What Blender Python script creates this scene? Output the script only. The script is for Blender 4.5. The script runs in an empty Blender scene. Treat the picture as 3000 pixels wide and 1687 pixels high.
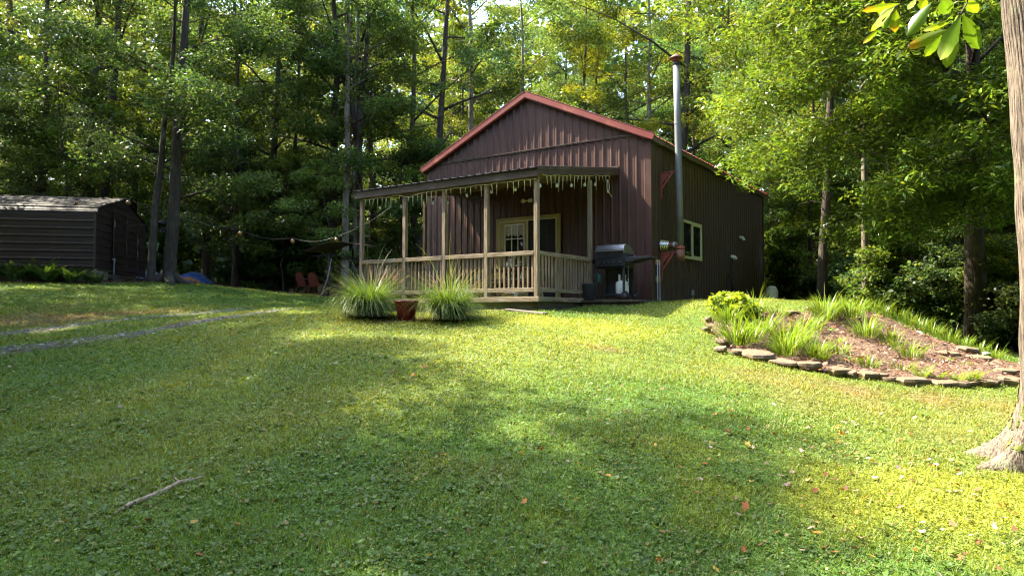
import bpy, math, random
import numpy as np
from mathutils import Vector, Matrix

# ------------------------------------------------------------------ camera, sky, sun, exposure
scene = bpy.context.scene
COL = scene.collection
cam_data = bpy.data.cameras.new("camera")
cam = bpy.data.objects.new("camera", cam_data)
COL.objects.link(cam)
cam.location = (0, 0, 1.6)
cam.rotation_euler = (math.radians(92.09), 0, 0)
cam_data.sensor_width = 36.0
cam_data.lens = 25.1
cam_data.clip_start = 0.05
cam_data.clip_end = 2000
scene.camera = cam

TH = math.radians(-33.977)            # heading of the house's long front wall
SUN_EL = math.radians(51)
_d = math.radians(12.0)                # the sun only just grazes the gable wall
_lx, _ly = -math.cos(_d), -math.sin(_d)
SX = _lx * math.cos(TH) - _ly * math.sin(TH)
SY = _lx * math.sin(TH) + _ly * math.cos(TH)
to_sun = Vector((SX * math.cos(SUN_EL), SY * math.cos(SUN_EL), math.sin(SUN_EL)))
sun_d = bpy.data.lights.new("sun", 'SUN')
sun_d.energy = 3.7
sun_d.angle = math.radians(0.55)
sun_d.color = (1.0, 0.91, 0.72)
sun = bpy.data.objects.new("sun", sun_d)
COL.objects.link(sun)
sun.rotation_euler = (-to_sun).to_track_quat('-Z', 'Y').to_euler()

world = bpy.data.worlds.new("World")
scene.world = world
world.use_nodes = True
wn = world.node_tree.nodes
sky = wn.new("ShaderNodeTexSky")
sky.sky_type = 'NISHITA'
sky.sun_disc = False
sky.sun_elevation = SUN_EL
sky.sun_rotation = math.atan2(SX, SY)
sky.air_density = 1.0
sky.dust_density = 2.5
sky.ozone_density = 1.0
world.node_tree.links.new(sky.outputs[0], wn["Background"].inputs[0])
wn["Background"].inputs[1].default_value = 0.15

scene.view_settings.view_transform = 'Standard'
scene.view_settings.look = 'None'
scene.view_settings.gamma = 1
scene.view_settings.exposure = 3.0
scene.render.engine = 'CYCLES'
cy = scene.cycles
cy.max_bounces = 7
cy.diffuse_bounces = 4
cy.glossy_bounces = 3
cy.transmission_bounces = 4
cy.transparent_max_bounces = 8
cy.sample_clamp_indirect = 6
cy.use_denoising = True
cy.denoising_prefilter = 'FAST'
cy.filter_width = 1.15

# ------------------------------------------------------------------ helpers
O = Vector((3.382, 17.3, 1.96))       # front right corner of the house at floor level
CT, ST = math.cos(TH), math.sin(TH)


def wor(x, y, z=0.0):
    """house coordinates (x right along the front wall, y back, z above the floor) to world"""
    return Vector((O.x + x * CT - y * ST, O.y + x * ST + y * CT, O.z + z))


def tag(o, label=None, cat=None, group=None, kind=None):
    if label: o["label"] = label
    if cat: o["category"] = cat
    if group: o["group"] = group
    if kind: o["kind"] = kind
    return o


def empty(name, loc, rz=0.0, label=None, cat=None, group=None):
    o = bpy.data.objects.new(name, None)
    o.empty_display_size = 0.2
    COL.objects.link(o)
    o.location = loc
    o.rotation_euler = (0, 0, rz)
    return tag(o, label, cat, group)


def copy_tree(o, loc=None, rz=None, sc=None, parent=None):
    c = o.copy()
    COL.objects.link(c)
    if parent is not None: c.parent = parent
    if loc is not None: c.location = loc
    if rz is not None: c.rotation_euler = (0, 0, rz)
    if sc is not None: c.scale = sc if hasattr(sc, '__len__') else (sc, sc, sc)
    for ch in list(o.children):
        copy_tree(ch, parent=c)
    return c


class MB:
    """collects shapes into one mesh; org is subtracted so that parts sit in their parent's frame"""
    def __init__(s, org=(0, 0, 0)):
        s.v = []; s.f = []; s.o = Vector(org)

    def add(s, vs, fs):
        n = len(s.v)
        s.v += [tuple(Vector(p) - s.o) for p in vs]
        s.f += [tuple(i + n for i in f) for f in fs]
        return s

    def box(s, x0, x1, y0, y1, z0, z1):
        vs = [(x, y, z) for z in (z0, z1) for y in (y0, y1) for x in (x0, x1)]
        return s.add(vs, [(0, 2, 3, 1), (4, 5, 7, 6), (0, 1, 5, 4), (2, 6, 7, 3), (0, 4, 6, 2), (1, 3, 7, 5)])

    def beam(s, p0, p1, w, h, up=(0, 0, 1)):
        p0, p1 = Vector(p0), Vector(p1)
        d = (p1 - p0).normalized(); up = Vector(up)
        sd = d.cross(up)
        if sd.length < 1e-4: sd = d.cross(Vector((1, 0, 0)))
        sd.normalize(); u = sd.cross(d).normalized()
        vs = [p + sd * (a * w / 2) + u * (b * h / 2) for p in (p0, p1) for a, b in ((-1, -1), (1, -1), (1, 1), (-1, 1))]
        return s.add(vs, [(3, 2, 1, 0), (4, 5, 6, 7), (0, 1, 5, 4), (1, 2, 6, 5), (2, 3, 7, 6), (3, 0, 4, 7)])

    def tube(s, pts, rad, n=8, cap=True):
        pts = [Vector(p) for p in pts]
        if not hasattr(rad, '__len__'): rad = [rad] * len(pts)
        vs = []; ref = None
        for i, p in enumerate(pts):
            d = (pts[min(i + 1, len(pts) - 1)] - pts[max(i - 1, 0)]).normalized()
            if ref is None:
                ref = Vector((1, 0, 0)) if abs(d.x) < 0.8 else Vector((0, 1, 0))
            a = (ref - d * ref.dot(d)).normalized(); ref = a
            b = d.cross(a)
            for k in range(n):
                t = 2 * math.pi * k / n
                vs.append(p + (a * math.cos(t) + b * math.sin(t)) * rad[i])
        fs = []
        for i in range(len(pts) - 1):
            for k in range(n):
                k2 = (k + 1) % n
                fs.append((i * n + k, i * n + k2, (i + 1) * n + k2, (i + 1) * n + k))
        if cap:
            fs.append(tuple(range(n - 1, -1, -1)))
            fs.append(tuple((len(pts) - 1) * n + k for k in range(n)))
        return s.add(vs, fs)

    def lathe(s, prof, n=24, c=(0, 0, 0), M=None):
        """prof: (r, z) list turned about z, then moved by M and c"""
        vs = []; c = Vector(c)
        for r, z in prof:
            for k in range(n):
                t = 2 * math.pi * k / n
                p = Vector((r * math.cos(t), r * math.sin(t), z))
                vs.append((M @ p if M else p) + c)
        fs = []
        for i in range(len(prof) - 1):
            for k in range(n):
                k2 = (k + 1) % n
                fs.append((i * n + k, i * n + k2, (i + 1) * n + k2, (i + 1) * n + k))
        fs.append(tuple(range(n - 1, -1, -1)))
        fs.append(tuple((len(prof) - 1) * n + k for k in range(n)))
        return s.add(vs, fs)

    def prism(s, poly, p0, ex, ey, ez, depth):
        """2-D polygon in the ex/ey plane at p0, extruded along ez"""
        p0, ex, ey, ez = Vector(p0), Vector(ex), Vector(ey), Vector(ez)
        n = len(poly)
        vs = [p0 + ex * a + ey * b for a, b in poly] + [p0 + ex * a + ey * b + ez * depth for a, b in poly]
        fs = [tuple(range(n - 1, -1, -1)), tuple(range(n, 2 * n))]
        fs += [(i, (i + 1) % n, n + (i + 1) % n, n + i) for i in range(n)]
        return s.add(vs, fs)

    def build(s, name, mat, parent=None, smooth=False, bevel=0.0):
        me = bpy.data.meshes.new(name)
        me.from_pydata(s.v, [], s.f)
        me.materials.append(mat)
        if smooth: me.shade_smooth()
        ob = bpy.data.objects.new(name, me)
        COL.objects.link(ob)
        if parent: ob.parent = parent
        if bevel:
            m = ob.modifiers.new("edge", 'BEVEL'); m.width = bevel; m.segments = 1; m.limit_method = 'ANGLE'
        return ob


def np_obj(name, v, f, mat, parent=None, col=None, smooth=False):
    """fast mesh from numpy arrays; f is (n,3) or (n,4); col is an (nv,3) colour per vertex"""
    me = bpy.data.meshes.new(name)
    v = np.asarray(v, np.float32); f = np.asarray(f, np.int32); k = f.shape[1]
    me.vertices.add(len(v)); me.vertices.foreach_set("co", v.ravel())
    me.loops.add(f.size); me.loops.foreach_set("vertex_index", f.ravel())
    me.polygons.add(len(f))
    me.polygons.foreach_set("loop_start", np.arange(0, f.size, k, dtype=np.int32))
    me.polygons.foreach_set("loop_total", np.full(len(f), k, np.int32))
    if smooth: me.polygons.foreach_set("use_smooth", np.ones(len(f), bool))
    me.update(calc_edges=True)
    if col is not None:
        a = me.attributes.new("col", 'FLOAT_COLOR', 'POINT')
        a.data.foreach_set("color", np.c_[col, np.ones(len(v))].astype(np.float32).ravel())
    me.materials.append(mat)
    ob = bpy.data.objects.new(name, me)
    COL.objects.link(ob)
    if parent: ob.parent = parent
    return ob


def fields(rng, n, lo, hi):
    """smooth random field of (x, y), about -1..1"""
    k = rng.uniform(lo, hi, n); a = rng.uniform(0, 2 * np.pi, n); p = rng.uniform(0, 2 * np.pi, n)
    def fn(x, y):
        x = np.asarray(x, float); y = np.asarray(y, float); s = 0
        for i in range(n): s = s + np.sin((x * np.cos(a[i]) + y * np.sin(a[i])) * k[i] + p[i])
        return s / math.sqrt(n) / 1.2
    return fn


def in_poly(x, y, P):
    x = np.asarray(x); y = np.asarray(y); r = np.zeros(x.shape, bool)
    for i in range(len(P)):
        x0, y0 = P[i]; x1, y1 = P[i - 1]
        c = ((y0 > y) != (y1 > y))
        with np.errstate(divide='ignore', invalid='ignore'):
            r ^= c & (x < (x1 - x0) * (y - y0) / (y1 - y0 + 1e-12) + x0)
    return r

# ------------------------------------------------------------------ materials


def mat(name, c1, c2=None, rough=0.6, scale=6.0, stretch=(1, 1, 1), detail=6.0, lo=0.35, hi=0.65, bump=0.0, bdist=0.01,
        metallic=0.0, spec=0.4, c3=None, s3=2.0, lo3=0.55, hi3=0.7, bscale=None, coat=0.0):
    m = bpy.data.materials.new(name); m.use_nodes = True
    N = m.node_tree.nodes; L = m.node_tree.links
    b = N["Principled BSDF"]
    b.inputs["Roughness"].default_value = rough
    b.inputs["Metallic"].default_value = metallic
    b.inputs["Specular IOR Level"].default_value = spec
    b.inputs["Coat Weight"].default_value = coat
    tc = N.new("ShaderNodeTexCoord"); mp = N.new("ShaderNodeMapping")
    mp.inputs["Scale"].default_value = stretch
    L.new(tc.outputs["Object"], mp.inputs[0])
    nz = N.new("ShaderNodeTexNoise"); nz.inputs["Scale"].default_value = scale; nz.inputs["Detail"].default_value = detail
    L.new(mp.outputs[0], nz.inputs["Vector"])
    mr = N.new("ShaderNodeMapRange"); mr.inputs[1].default_value = lo; mr.inputs[2].default_value = hi
    L.new(nz.outputs[0], mr.inputs[0])
    mx = N.new("ShaderNodeMix"); mx.data_type = 'RGBA'
    mx.inputs[6].default_value = (*c1, 1); mx.inputs[7].default_value = (*(c2 or c1), 1)
    L.new(mr.outputs[0], mx.inputs[0])
    out = mx.outputs[2]
    if c3:
        n3 = N.new("ShaderNodeTexNoise"); n3.inputs["Scale"].default_value = s3; n3.inputs["Detail"].default_value = 5
        L.new(tc.outputs["Object"], n3.inputs["Vector"])
        r3 = N.new("ShaderNodeMapRange"); r3.inputs[1].default_value = lo3; r3.inputs[2].default_value = hi3
        L.new(n3.outputs[0], r3.inputs[0])
        x3 = N.new("ShaderNodeMix"); x3.data_type = 'RGBA'; x3.inputs[7].default_value = (*c3, 1)
        L.new(r3.outputs[0], x3.inputs[0]); L.new(out, x3.inputs[6]); out = x3.outputs[2]
    L.new(out, b.inputs["Base Color"])
    if bump:
        src = nz
        if bscale:
            src = N.new("ShaderNodeTexNoise"); src.inputs["Scale"].default_value = bscale; src.inputs["Detail"].default_value = 6
            L.new(mp.outputs[0], src.inputs["Vector"])
        bp = N.new("ShaderNodeBump"); bp.inputs["Strength"].default_value = bump; bp.inputs["Distance"].default_value = bdist
        L.new(src.outputs[0], bp.inputs["Height"]); L.new(bp.outputs[0], b.inputs["Normal"])
    return m


def leaf_mat(name, trans=0.48, gloss=0.35, spec=0.5, tint=(1.55, 1.45, 0.6)):
    """thin leaf: colour per leaf from the mesh times the object's own tint; light passes through"""
    m = bpy.data.materials.new(name); m.use_nodes = True
    N = m.node_tree.nodes; L = m.node_tree.links
    b = N["Principled BSDF"]; out = N["Material Output"]
    at = N.new("ShaderNodeAttribute"); at.attribute_name = "col"
    oi = N.new("ShaderNodeObjectInfo")
    mu = N.new("ShaderNodeMix"); mu.data_type = 'RGBA'; mu.blend_type = 'MULTIPLY'; mu.inputs[0].default_value = 1
    L.new(at.outputs["Color"], mu.inputs[6]); L.new(oi.outputs["Color"], mu.inputs[7])
    L.new(mu.outputs[2], b.inputs["Base Color"])
    b.inputs["Roughness"].default_value = gloss; b.inputs["Specular IOR Level"].default_value = spec
    t2 = N.new("ShaderNodeMix"); t2.data_type = 'RGBA'; t2.blend_type = 'MULTIPLY'; t2.inputs[0].default_value = 1
    t2.inputs[7].default_value = (*tint, 1); L.new(mu.outputs[2], t2.inputs[6])
    tr = N.new("ShaderNodeBsdfTranslucent"); L.new(t2.outputs[2], tr.inputs[0])
    mx = N.new("ShaderNodeMixShader"); mx.inputs[0].default_value = trans
    L.new(b.outputs[0], mx.inputs[1]); L.new(tr.outputs[0], mx.inputs[2]); L.new(mx.outputs[0], out.inputs[0])
    return m


def glass_mat(name, col, rough=0.03):
    m = bpy.data.materials.new(name); m.use_nodes = True
    b = m.node_tree.nodes["Principled BSDF"]
    b.inputs["Base Color"].default_value = (*col, 1); b.inputs["Roughness"].default_value = rough
    b.inputs["Specular IOR Level"].default_value = 0.6
    return m


WOODC = ((0.265, 0.20, 0.13), (0.115, 0.082, 0.052))
M = dict(
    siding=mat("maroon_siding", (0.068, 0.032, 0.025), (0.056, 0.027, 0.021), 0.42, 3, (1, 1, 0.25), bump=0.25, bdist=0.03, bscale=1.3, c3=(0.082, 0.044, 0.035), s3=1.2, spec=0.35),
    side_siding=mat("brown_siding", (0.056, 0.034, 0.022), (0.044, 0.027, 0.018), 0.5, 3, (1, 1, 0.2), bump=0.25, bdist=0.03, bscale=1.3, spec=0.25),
    red=mat("red_trim", (0.185, 0.034, 0.026), (0.15, 0.031, 0.024), 0.45, 5, c3=(0.29, 0.090, 0.055), s3=2.5),
    brown=mat("brown_trim", (0.066, 0.044, 0.032), (0.050, 0.034, 0.025), 0.5, 4, c3=(0.09, 0.068, 0.052), s3=1.5, bump=0.1),
    wood_z=mat("weathered_post", *WOODC, 0.8, 9, (3.5, 3.5, 0.35), c3=(0.18, 0.15, 0.115), s3=2.0, bump=0.5, bdist=0.006),
    wood_x=mat("weathered_rail", *WOODC, 0.8, 9, (0.35, 3.5, 3.5), c3=(0.21, 0.19, 0.145), s3=3.0, bump=0.5, bdist=0.006),
    wood_y=mat("weathered_side_rail", *WOODC, 0.8, 9, (3.5, 0.35, 3.5), c3=(0.15, 0.15, 0.08), s3=3.0, bump=0.5, bdist=0.006),
    ceil=mat("porch_ceiling_wood", (0.20, 0.13, 0.07), (0.13, 0.085, 0.05), 0.8, 8, (0.3, 3, 3)),
    dark_wood=mat("damp_timber", (0.075, 0.058, 0.035), (0.035, 0.028, 0.02), 0.85, 6, (0.4, 2, 2), c3=(0.08, 0.09, 0.03), s3=2.5, bump=0.5),
    grey_wood=mat("grey_timber", (0.20, 0.17, 0.13), (0.12, 0.10, 0.08), 0.85, 7, (0.35, 3, 3), bump=0.4),
    yellow=mat("yellow_door_paint", (0.31, 0.26, 0.07), (0.28, 0.235, 0.065), 0.5, 3),
    cream=mat("cream_frame", (0.48, 0.47, 0.28), (0.43, 0.42, 0.25), 0.45, 3),
    white=mat("white_plastic", (0.74, 0.74, 0.70), (0.66, 0.66, 0.62), 0.45, 5),
    curtain=mat("white_curtain", (0.50, 0.49, 0.46), (0.30, 0.30, 0.29), 0.9, 30, (4, 1, 0.2)),
    glass=glass_mat("dark_window_glass", (0.012, 0.014, 0.016)),
    screen=mat("dark_screen", (0.018, 0.02, 0.022), rough=0.6, spec=0.2),
    galv=mat("galvanised_pipe", (0.165, 0.172, 0.178), (0.11, 0.118, 0.122), 0.6, 5, (1, 1, 0.3), metallic=0.25, c3=(0.12, 0.115, 0.11), s3=1.7, lo3=0.5),
    cap=mat("dark_rusty_cap", (0.075, 0.040, 0.032), (0.11, 0.045, 0.03), 0.7, 9),
    foil=mat("crinkled_foil", (0.70, 0.70, 0.68), (0.52, 0.52, 0.52), 0.22, 30, metallic=0.95, bump=0.8, bdist=0.01),
    rust=mat("rusty_brown_pipe", (0.115, 0.060, 0.048), (0.21, 0.075, 0.042), 0.7, 9, c3=(0.24, 0.05, 0.03), s3=4, lo3=0.6),
    red_steel=mat("red_oxide_steel", (0.25, 0.048, 0.032), (0.18, 0.04, 0.03), 0.6, 6),
    black=mat("black_enamel", (0.012, 0.012, 0.014), (0.018, 0.018, 0.02), 0.35, 8),
    black_matt=mat("matt_black", (0.022, 0.023, 0.026), (0.03, 0.03, 0.034), 0.65, 8),
    steel=mat("brushed_steel", (0.50, 0.51, 0.53), (0.42, 0.43, 0.45), 0.30, 4, (0.2, 6, 6), metallic=0.95),
    wheel=mat("grey_plastic_wheel", (0.16, 0.17, 0.18), (0.11, 0.115, 0.12), 0.6, 8),
    tank=mat("white_tank_paint", (0.70, 0.70, 0.64), (0.60, 0.60, 0.55), 0.38, 4, c3=(0.5, 0.47, 0.38), s3=3, lo3=0.62, hi3=0.75),
    grey=mat("grey_plastic", (0.28, 0.28, 0.27), (0.22, 0.22, 0.21), 0.55, 5),
    tan=mat("tan_block", (0.36, 0.22, 0.08), (0.25, 0.15, 0.06), 0.8, 12, (1, 1, 3)),
    green_pl=mat("green_plastic", (0.02, 0.11, 0.075), rough=0.5),
    mint=mat("pale_green_plastic", (0.27, 0.42, 0.22), rough=0.5),
    pot=mat("oxblood_glaze", (0.135, 0.010, 0.010), (0.10, 0.008, 0.008), 0.36, 4, spec=0.25, coat=0.05),
    soil=mat("potting_soil", (0.04, 0.028, 0.018), (0.02, 0.015, 0.01), 0.95, 20),
    stone=mat("flat_sandstone", (0.155, 0.108, 0.060), (0.080, 0.058, 0.038), 0.85, 5, c3=(0.075, 0.065, 0.05), s3=3.5, bump=0.6, bdist=0.02, bscale=12),
    bark=mat("grey_brown_bark", (0.068, 0.051, 0.036), (0.022, 0.017, 0.013), 0.95, 5, (5, 5, 0.7), lo=0.3, hi=0.7, c3=(0.085, 0.085, 0.052), s3=1.3, bump=1.0, bdist=0.03),
    bark_pale=mat("pale_bark", (0.19, 0.158, 0.115), (0.085, 0.069, 0.05), 0.95, 5, (5, 5, 0.7), lo=0.3, hi=0.7, c3=(0.25, 0.25, 0.18), s3=1.5, bump=0.9, bdist=0.02),
    bark_near=mat("furrowed_bark", (0.190, 0.150, 0.112), (0.070, 0.052, 0.038), 0.95, 4, (16, 16, 1.3), lo=0.34, hi=0.60, c3=(0.17, 0.165, 0.10), s3=4.5, lo3=0.56, hi3=0.68, bump=1.0, bdist=0.02),
    twig=mat("dark_twig", (0.055, 0.042, 0.03), (0.03, 0.024, 0.018), 0.9, 10),
    shed=mat("dark_brown_shed", (0.046, 0.029, 0.024), (0.033, 0.021, 0.018), 0.48, 3, (0.3, 1, 2), spec=0.35),
    shed_roof=mat("weathered_shed_roof", (0.024, 0.019, 0.017), (0.013, 0.010, 0.009), 0.6, 2.5, (0.5, 1, 1), c3=(0.032, 0.028, 0.027), s3=1.2, spec=0.25),
    tarp=mat("blue_tarp", (0.016, 0.06, 0.20), (0.022, 0.08, 0.26), 0.4, 6, bump=0.5, c3=(0.25, 0.36, 0.50), s3=3, lo3=0.66, hi3=0.75),
    tarp_pale=mat("pale_tarp", (0.16, 0.24, 0.27), (0.10, 0.17, 0.20), 0.5, 6, bump=0.5),
    chair=mat("faded_red_metal", (0.20, 0.034, 0.036), (0.16, 0.03, 0.032), 0.45, 6),
    rustbox=mat("rusted_steel_box", (0.045, 0.026, 0.020), (0.075, 0.035, 0.022), 0.8, 6),
    table=mat("brown_stained_table", (0.11, 0.045, 0.022), (0.075, 0.032, 0.018), 0.6, 8, (0.4, 3, 3)),
    ivory=mat("ivory_plastic", (0.66, 0.60, 0.36), rough=0.4),
    bulb=mat("clear_bulb_glass", (0.55, 0.57, 0.58), rough=0.08, spec=0.9),
    amber=mat("amber_bulb", (0.26, 0.13, 0.045), (0.15, 0.065, 0.02), 0.3, 14),
    deadwood=mat("bleached_branch", (0.30, 0.23, 0.17), (0.16, 0.12, 0.09), 0.9, 8, (2, 2, 2), bump=0.5),
    leaf=leaf_mat("woodland_leaf"),
    oak=leaf_mat("narrow_oak_leaf", 0.40, 0.32, 0.5),
    near_leaf=leaf_mat("broad_leaf", 0.50, 0.28, 0.5, (1.25, 1.2, 0.4)),
    grass=leaf_mat("lawn_blade", 0.38, 0.50, 0.25, (1.3, 1.15, 0.4)),
    lily=leaf_mat("strap_leaf", 0.42, 0.35, 0.4, (1.25, 1.15, 0.35)),
    litter=leaf_mat("dry_leaf", 0.12, 0.7, 0.2, (1.1, 1.0, 0.8)),
    plume=leaf_mat("seed_plume", 0.35, 0.9, 0.1, (1.1, 1.0, 0.85)),
)

# ------------------------------------------------------------------ terrain
CTRL = np.array([(1.6, 14.9, 1.66), (-2.39, 13.98, 1.58), (0.25, 14.60, 1.56), (0.60, 14.3, 1.58), (-0.6, 14.9, 1.56), (-1.32, 15.79, 1.58), (1.45, 15.8, 1.70), (-4.0, 17.0, 1.68), (0, -6, -0.15), (0, -2, -0.08), (0, 2, 0.05), (0, 4, 0.2), (0, 6, 0.47), (0, 8, 0.77), (0, 10, 1.13), (0, 11.5, 1.36), (0.56, 14.5, 1.7), (2.3, 15.2, 1.75), (-0.3, 14.2, 1.66), (-2.63, 13.2, 1.58), (-1.35, 12.9, 1.53), (0.77, 12.3, 1.45), (-14.71, 20.5, 2.49), (-7.87, 11.0, 0.99), (-9.45, 13.2, 1.27), (-6.28, 8.8, 0.58), (-10.51, 22.5, 2.54), (-12.8, 21.7, 2.59), (-8.52, 26.0, 2.35), (-6.7, 17.5, 1.7), (-6.25, 20.5, 1.89), (-4.14, 17.0, 1.74), (-6.75, 12.3, 1.19), (-8.53, 16.0, 1.6), (-14.49, 33.0, 3.07), (-6.38, 25.0, 2.23), (6.94, 10.0, 0.63), (3.29, 12.4, 1.29), (4.52, 10.7, 0.77), (5.78, 10.3, 0.66), (3.12, 13.6, 1.52), (3.66, 15.2, 1.88), (4.76, 15.2, 1.88), (5.95, 15.0, 1.82), (7.35, 14.8, 1.73), (8.41, 14.8, 1.24), (9.69, 15.0, 0.86), (8.28, 13.8, 1.18), (8.66, 13.0, 0.86), (9.3, 12.2, 0.62), (7.6, 14.5, 1.56), (10.5, 14.0, 0.6), (12.79, 19.0, 0.65), (4.28, 6.2, 0.23), (3.72, 7.0, 0.4), (6.74, 12.6, 1.11), (5.42, 12.8, 1.21), (3.38, 17.3, 1.8), (8.97, 25.59, 1.66), (-2.42, 21.21, 1.76), (3.17, 29.5, 1.76), (5.16, 18.51, 1.86), (7.4, 21.83, 1.84), (9.8, 25.03, 1.76), (3.27, 23.4, 1.76), (3.54, 15.39, 1.84), (1.57, 15.51, 1.76), (14, 26, 1.2), (20, 20, 0.5), (12, 34, 1.6), (0, 40, 2.4), (-15, 40, 3.0), (-28, 24, 3.2), (-25, 12, 1.5), (-20, 4, 0.4), (18, 8, 0), (14, 2, -0.2), (-8, 2, 0.1), (-8, -3, -0.1), (8, -3, -0.1), (75.0, 15.0, 1.0), (69.3, 43.7, 1.66), (53.0, 68.0, 2.31), (28.7, 84.3, 2.85), (0.0, 90.0, 3.2), (-28.7, 84.3, 3.31), (-53.0, 68.0, 3.16), (-69.3, 43.7, 2.77), (-75.0, 15.0, 2.2), (-69.3, -13.7, 1.54), (-53.0, -38.0, 0.89), (-28.7, -54.3, 0.35), (-0.0, -60.0, 0.0), (28.7, -54.3, -0.11), (53.0, -38.0, 0.04), (69.3, -13.7, 0.43)])


def tps_fit(A):
    n = len(A); d = np.hypot(A[:, None, 0] - A[None, :, 0], A[:, None, 1] - A[None, :, 1])
    K = np.where(d > 0, d * d * np.log(np.maximum(d, 1e-9)), 0) + np.eye(n) * 0.12
    P = np.c_[np.ones(n), A[:, :2]]
    return np.linalg.solve(np.block([[K, P], [P.T, np.zeros((3, 3))]]), np.r_[A[:, 2], 0, 0, 0])


_W = tps_fit(CTRL)


def tps(x, y):
    s = _W[-3] + _W[-2] * x + _W[-1] * y
    for i in range(len(CTRL)):
        d2 = (x - CTRL[i, 0]) ** 2 + (y - CTRL[i, 1]) ** 2
        s = s + _W[i] * 0.5 * d2 * np.log(np.maximum(d2, 1e-12))
    return s


RNG = np.random.default_rng(11)
F_big = fields(RNG, 9, 0.35, 0.9)
F_mid = fields(RNG, 10, 0.9, 2.6)
F_fine = fields(RNG, 14, 3.0, 9.0)
F_tiny = fields(RNG, 16, 9.0, 26.0)


def spread(a, b, n, p):                       # coarse outer coordinates
    t = np.linspace(0, 1, n + 1)[1:]
    return a + (b - a) * t ** p


GX = np.r_[spread(-26, -170, 22, 1.7)[::-1], np.arange(-26, 26.01, 0.2), spread(26, 170, 22, 1.7)]
GY = np.r_[spread(1, -60, 14, 1.6)[::-1], np.arange(1, 12, 0.14), np.arange(12, 36.01, 0.2), spread(36.1, 230, 24, 1.7)]
_gx, _gy = np.meshgrid(GX, GY)
_far = np.clip((np.hypot(_gx, _gy - 15) - 60) / 30, 0, 1)
GZ = tps(_gx, _gy) * (1 - _far) + 1.8 * _far
_nearh = np.clip(1 - (np.hypot(_gx, _gy) - 30) / 10, 0, 1)
GZ = GZ + _nearh * (0.018 * F_mid(_gx, _gy) + 0.010 * F_fine(_gx, _gy))


def H(x, y):
    """ground height: bilinear on the ground mesh"""
    x = np.asarray(x, float); y = np.asarray(y, float)
    i = np.clip(np.searchsorted(GX, x) - 1, 0, len(GX) - 2); j = np.clip(np.searchsorted(GY, y) - 1, 0, len(GY) - 2)
    u = np.clip((x - GX[i]) / (GX[i + 1] - GX[i]), 0, 1); v = np.clip((y - GY[j]) / (GY[j + 1] - GY[j]), 0, 1)
    return (GZ[j, i] * (1 - u) + GZ[j, i + 1] * u) * (1 - v) + (GZ[j + 1, i] * (1 - u) + GZ[j + 1, i + 1] * u) * v


def hz(x, y):
    return float(H(x, y))


MULCH = [(3.5, 13.24), (3.38, 12.32), (3.33, 11.65), (3.36, 11.06), (3.57, 10.92), (3.82, 10.72), (4.05, 10.5), (4.29, 10.31), (4.68, 10.28),
         (5.04, 10.2), (5.38, 10.08), (5.71, 9.97), (6.06, 9.89), (6.47, 9.92), (7.11, 10.05), (7.76, 10.6), (8.3, 11.2), (8.3, 12.0), (8.0, 12.63),
         (7.80, 13.05), (7.65, 13.6), (7.40, 14.1), (6.9, 14.25), (6.27, 14.2), (5.45, 14.0), (4.75, 13.85), (3.89, 13.5)]
LAWN = [(-26, -5), (-24, 19.3), (-15.5, 20.6), (-12.3, 20.75), (-11.4, 21.9), (-10.6, 25.5), (-8.5, 28.0), (-5.5, 28.2), (-3, 30), (3, 32),
        (8.6, 28.5), (11.2, 23.5), (12.8, 20.3), (15.5, 18.0), (19, 14), (22, -5)]
TRACK_A = [(-12.5, 10.6), (-10.5, 12.2), (-9.36, 13.07), (-8.53, 14.09), (-7.5, 15.3), (-6.9, 16.6), (-6.7, 18.2)]
TRACK_B = [(-11.5, 8.3), (-9.5, 9.9), (-8.04, 11.24), (-6.66, 12.77), (-5.7, 14.3), (-5.3, 15.9), (-5.3, 17.6)]


def dist_line(x, y, P):
    d = np.full(np.shape(x), 1e9)
    for (x0, y0), (x1, y1) in zip(P[:-1], P[1:]):
        dx, dy = x1 - x0, y1 - y0
        t = np.clip(((x - x0) * dx + (y - y0) * dy) / (dx * dx + dy * dy), 0, 1)
        d = np.minimum(d, np.hypot(x - x0 - t * dx, y - y0 - t * dy))
    return d


def blob(x, y, cx, cy, rx, ry, rot=0.0):
    c, s = math.cos(rot), math.sin(rot)
    u = ((x - cx) * c + (y - cy) * s) / rx; v = (-(x - cx) * s + (y - cy) * c) / ry
    return np.exp(-(u * u + v * v))


def masks(x, y):
    """moss (yellow), dry (brown), lush: 0..1 each, as the lawn itself is patched"""
    ms = blob(x, y, 2.6, 4.9, 1.7, 1.1, -0.5) + 0.55 * blob(x, y, 3.9, 5.6, 1.0, 0.8) + 0.5 * blob(x, y, 0.2, 4.6, 1.0, 0.5) \
        + 0.75 * blob(x, y, 0.2, 12.6, 3.0, 1.2) + 0.45 * blob(x, y, 1.2, 10.6, 1.3, 0.8) + 0.5 * blob(x, y, 4.2, 14.4, 1.8, 0.8)
    ms = np.clip(ms * (1.0 + 0.75 * F_mid(x, y) + 0.55 * F_fine(x, y)) * 1.5 - 0.45, 0, 1)
    dr = 0.55 * blob(x, y, -9.5, 15.5, 3.5, 1.6)  + 0.6 * blob(x, y, 1.35, 10.3, 0.5, 0.22, -0.4) \
        + 0.15 * blob(x, y, -0.45, 5.6, 0.5, 0.25) + 0.5 * blob(x, y, -1.9, 12.55, 0.9, 0.35) + 0.4 * blob(x, y, 4.3, 9.4, 1.6, 0.5, -0.3) + 0.4 * blob(x, y, 5.5, 8.0, 2, 1)
    dr = np.clip((dr + 0.09) * (1.0 + 0.9 * F_mid(x + 40, y) + 0.7 * F_fine(x + 9, y)) * 1.25 - 0.22, 0, 1)
    lu = np.clip(0.5 + 0.6 * F_big(x + 70, y) + 0.3 * F_mid(x, y + 33), 0, 1)
    return ms, dr, lu


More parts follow.
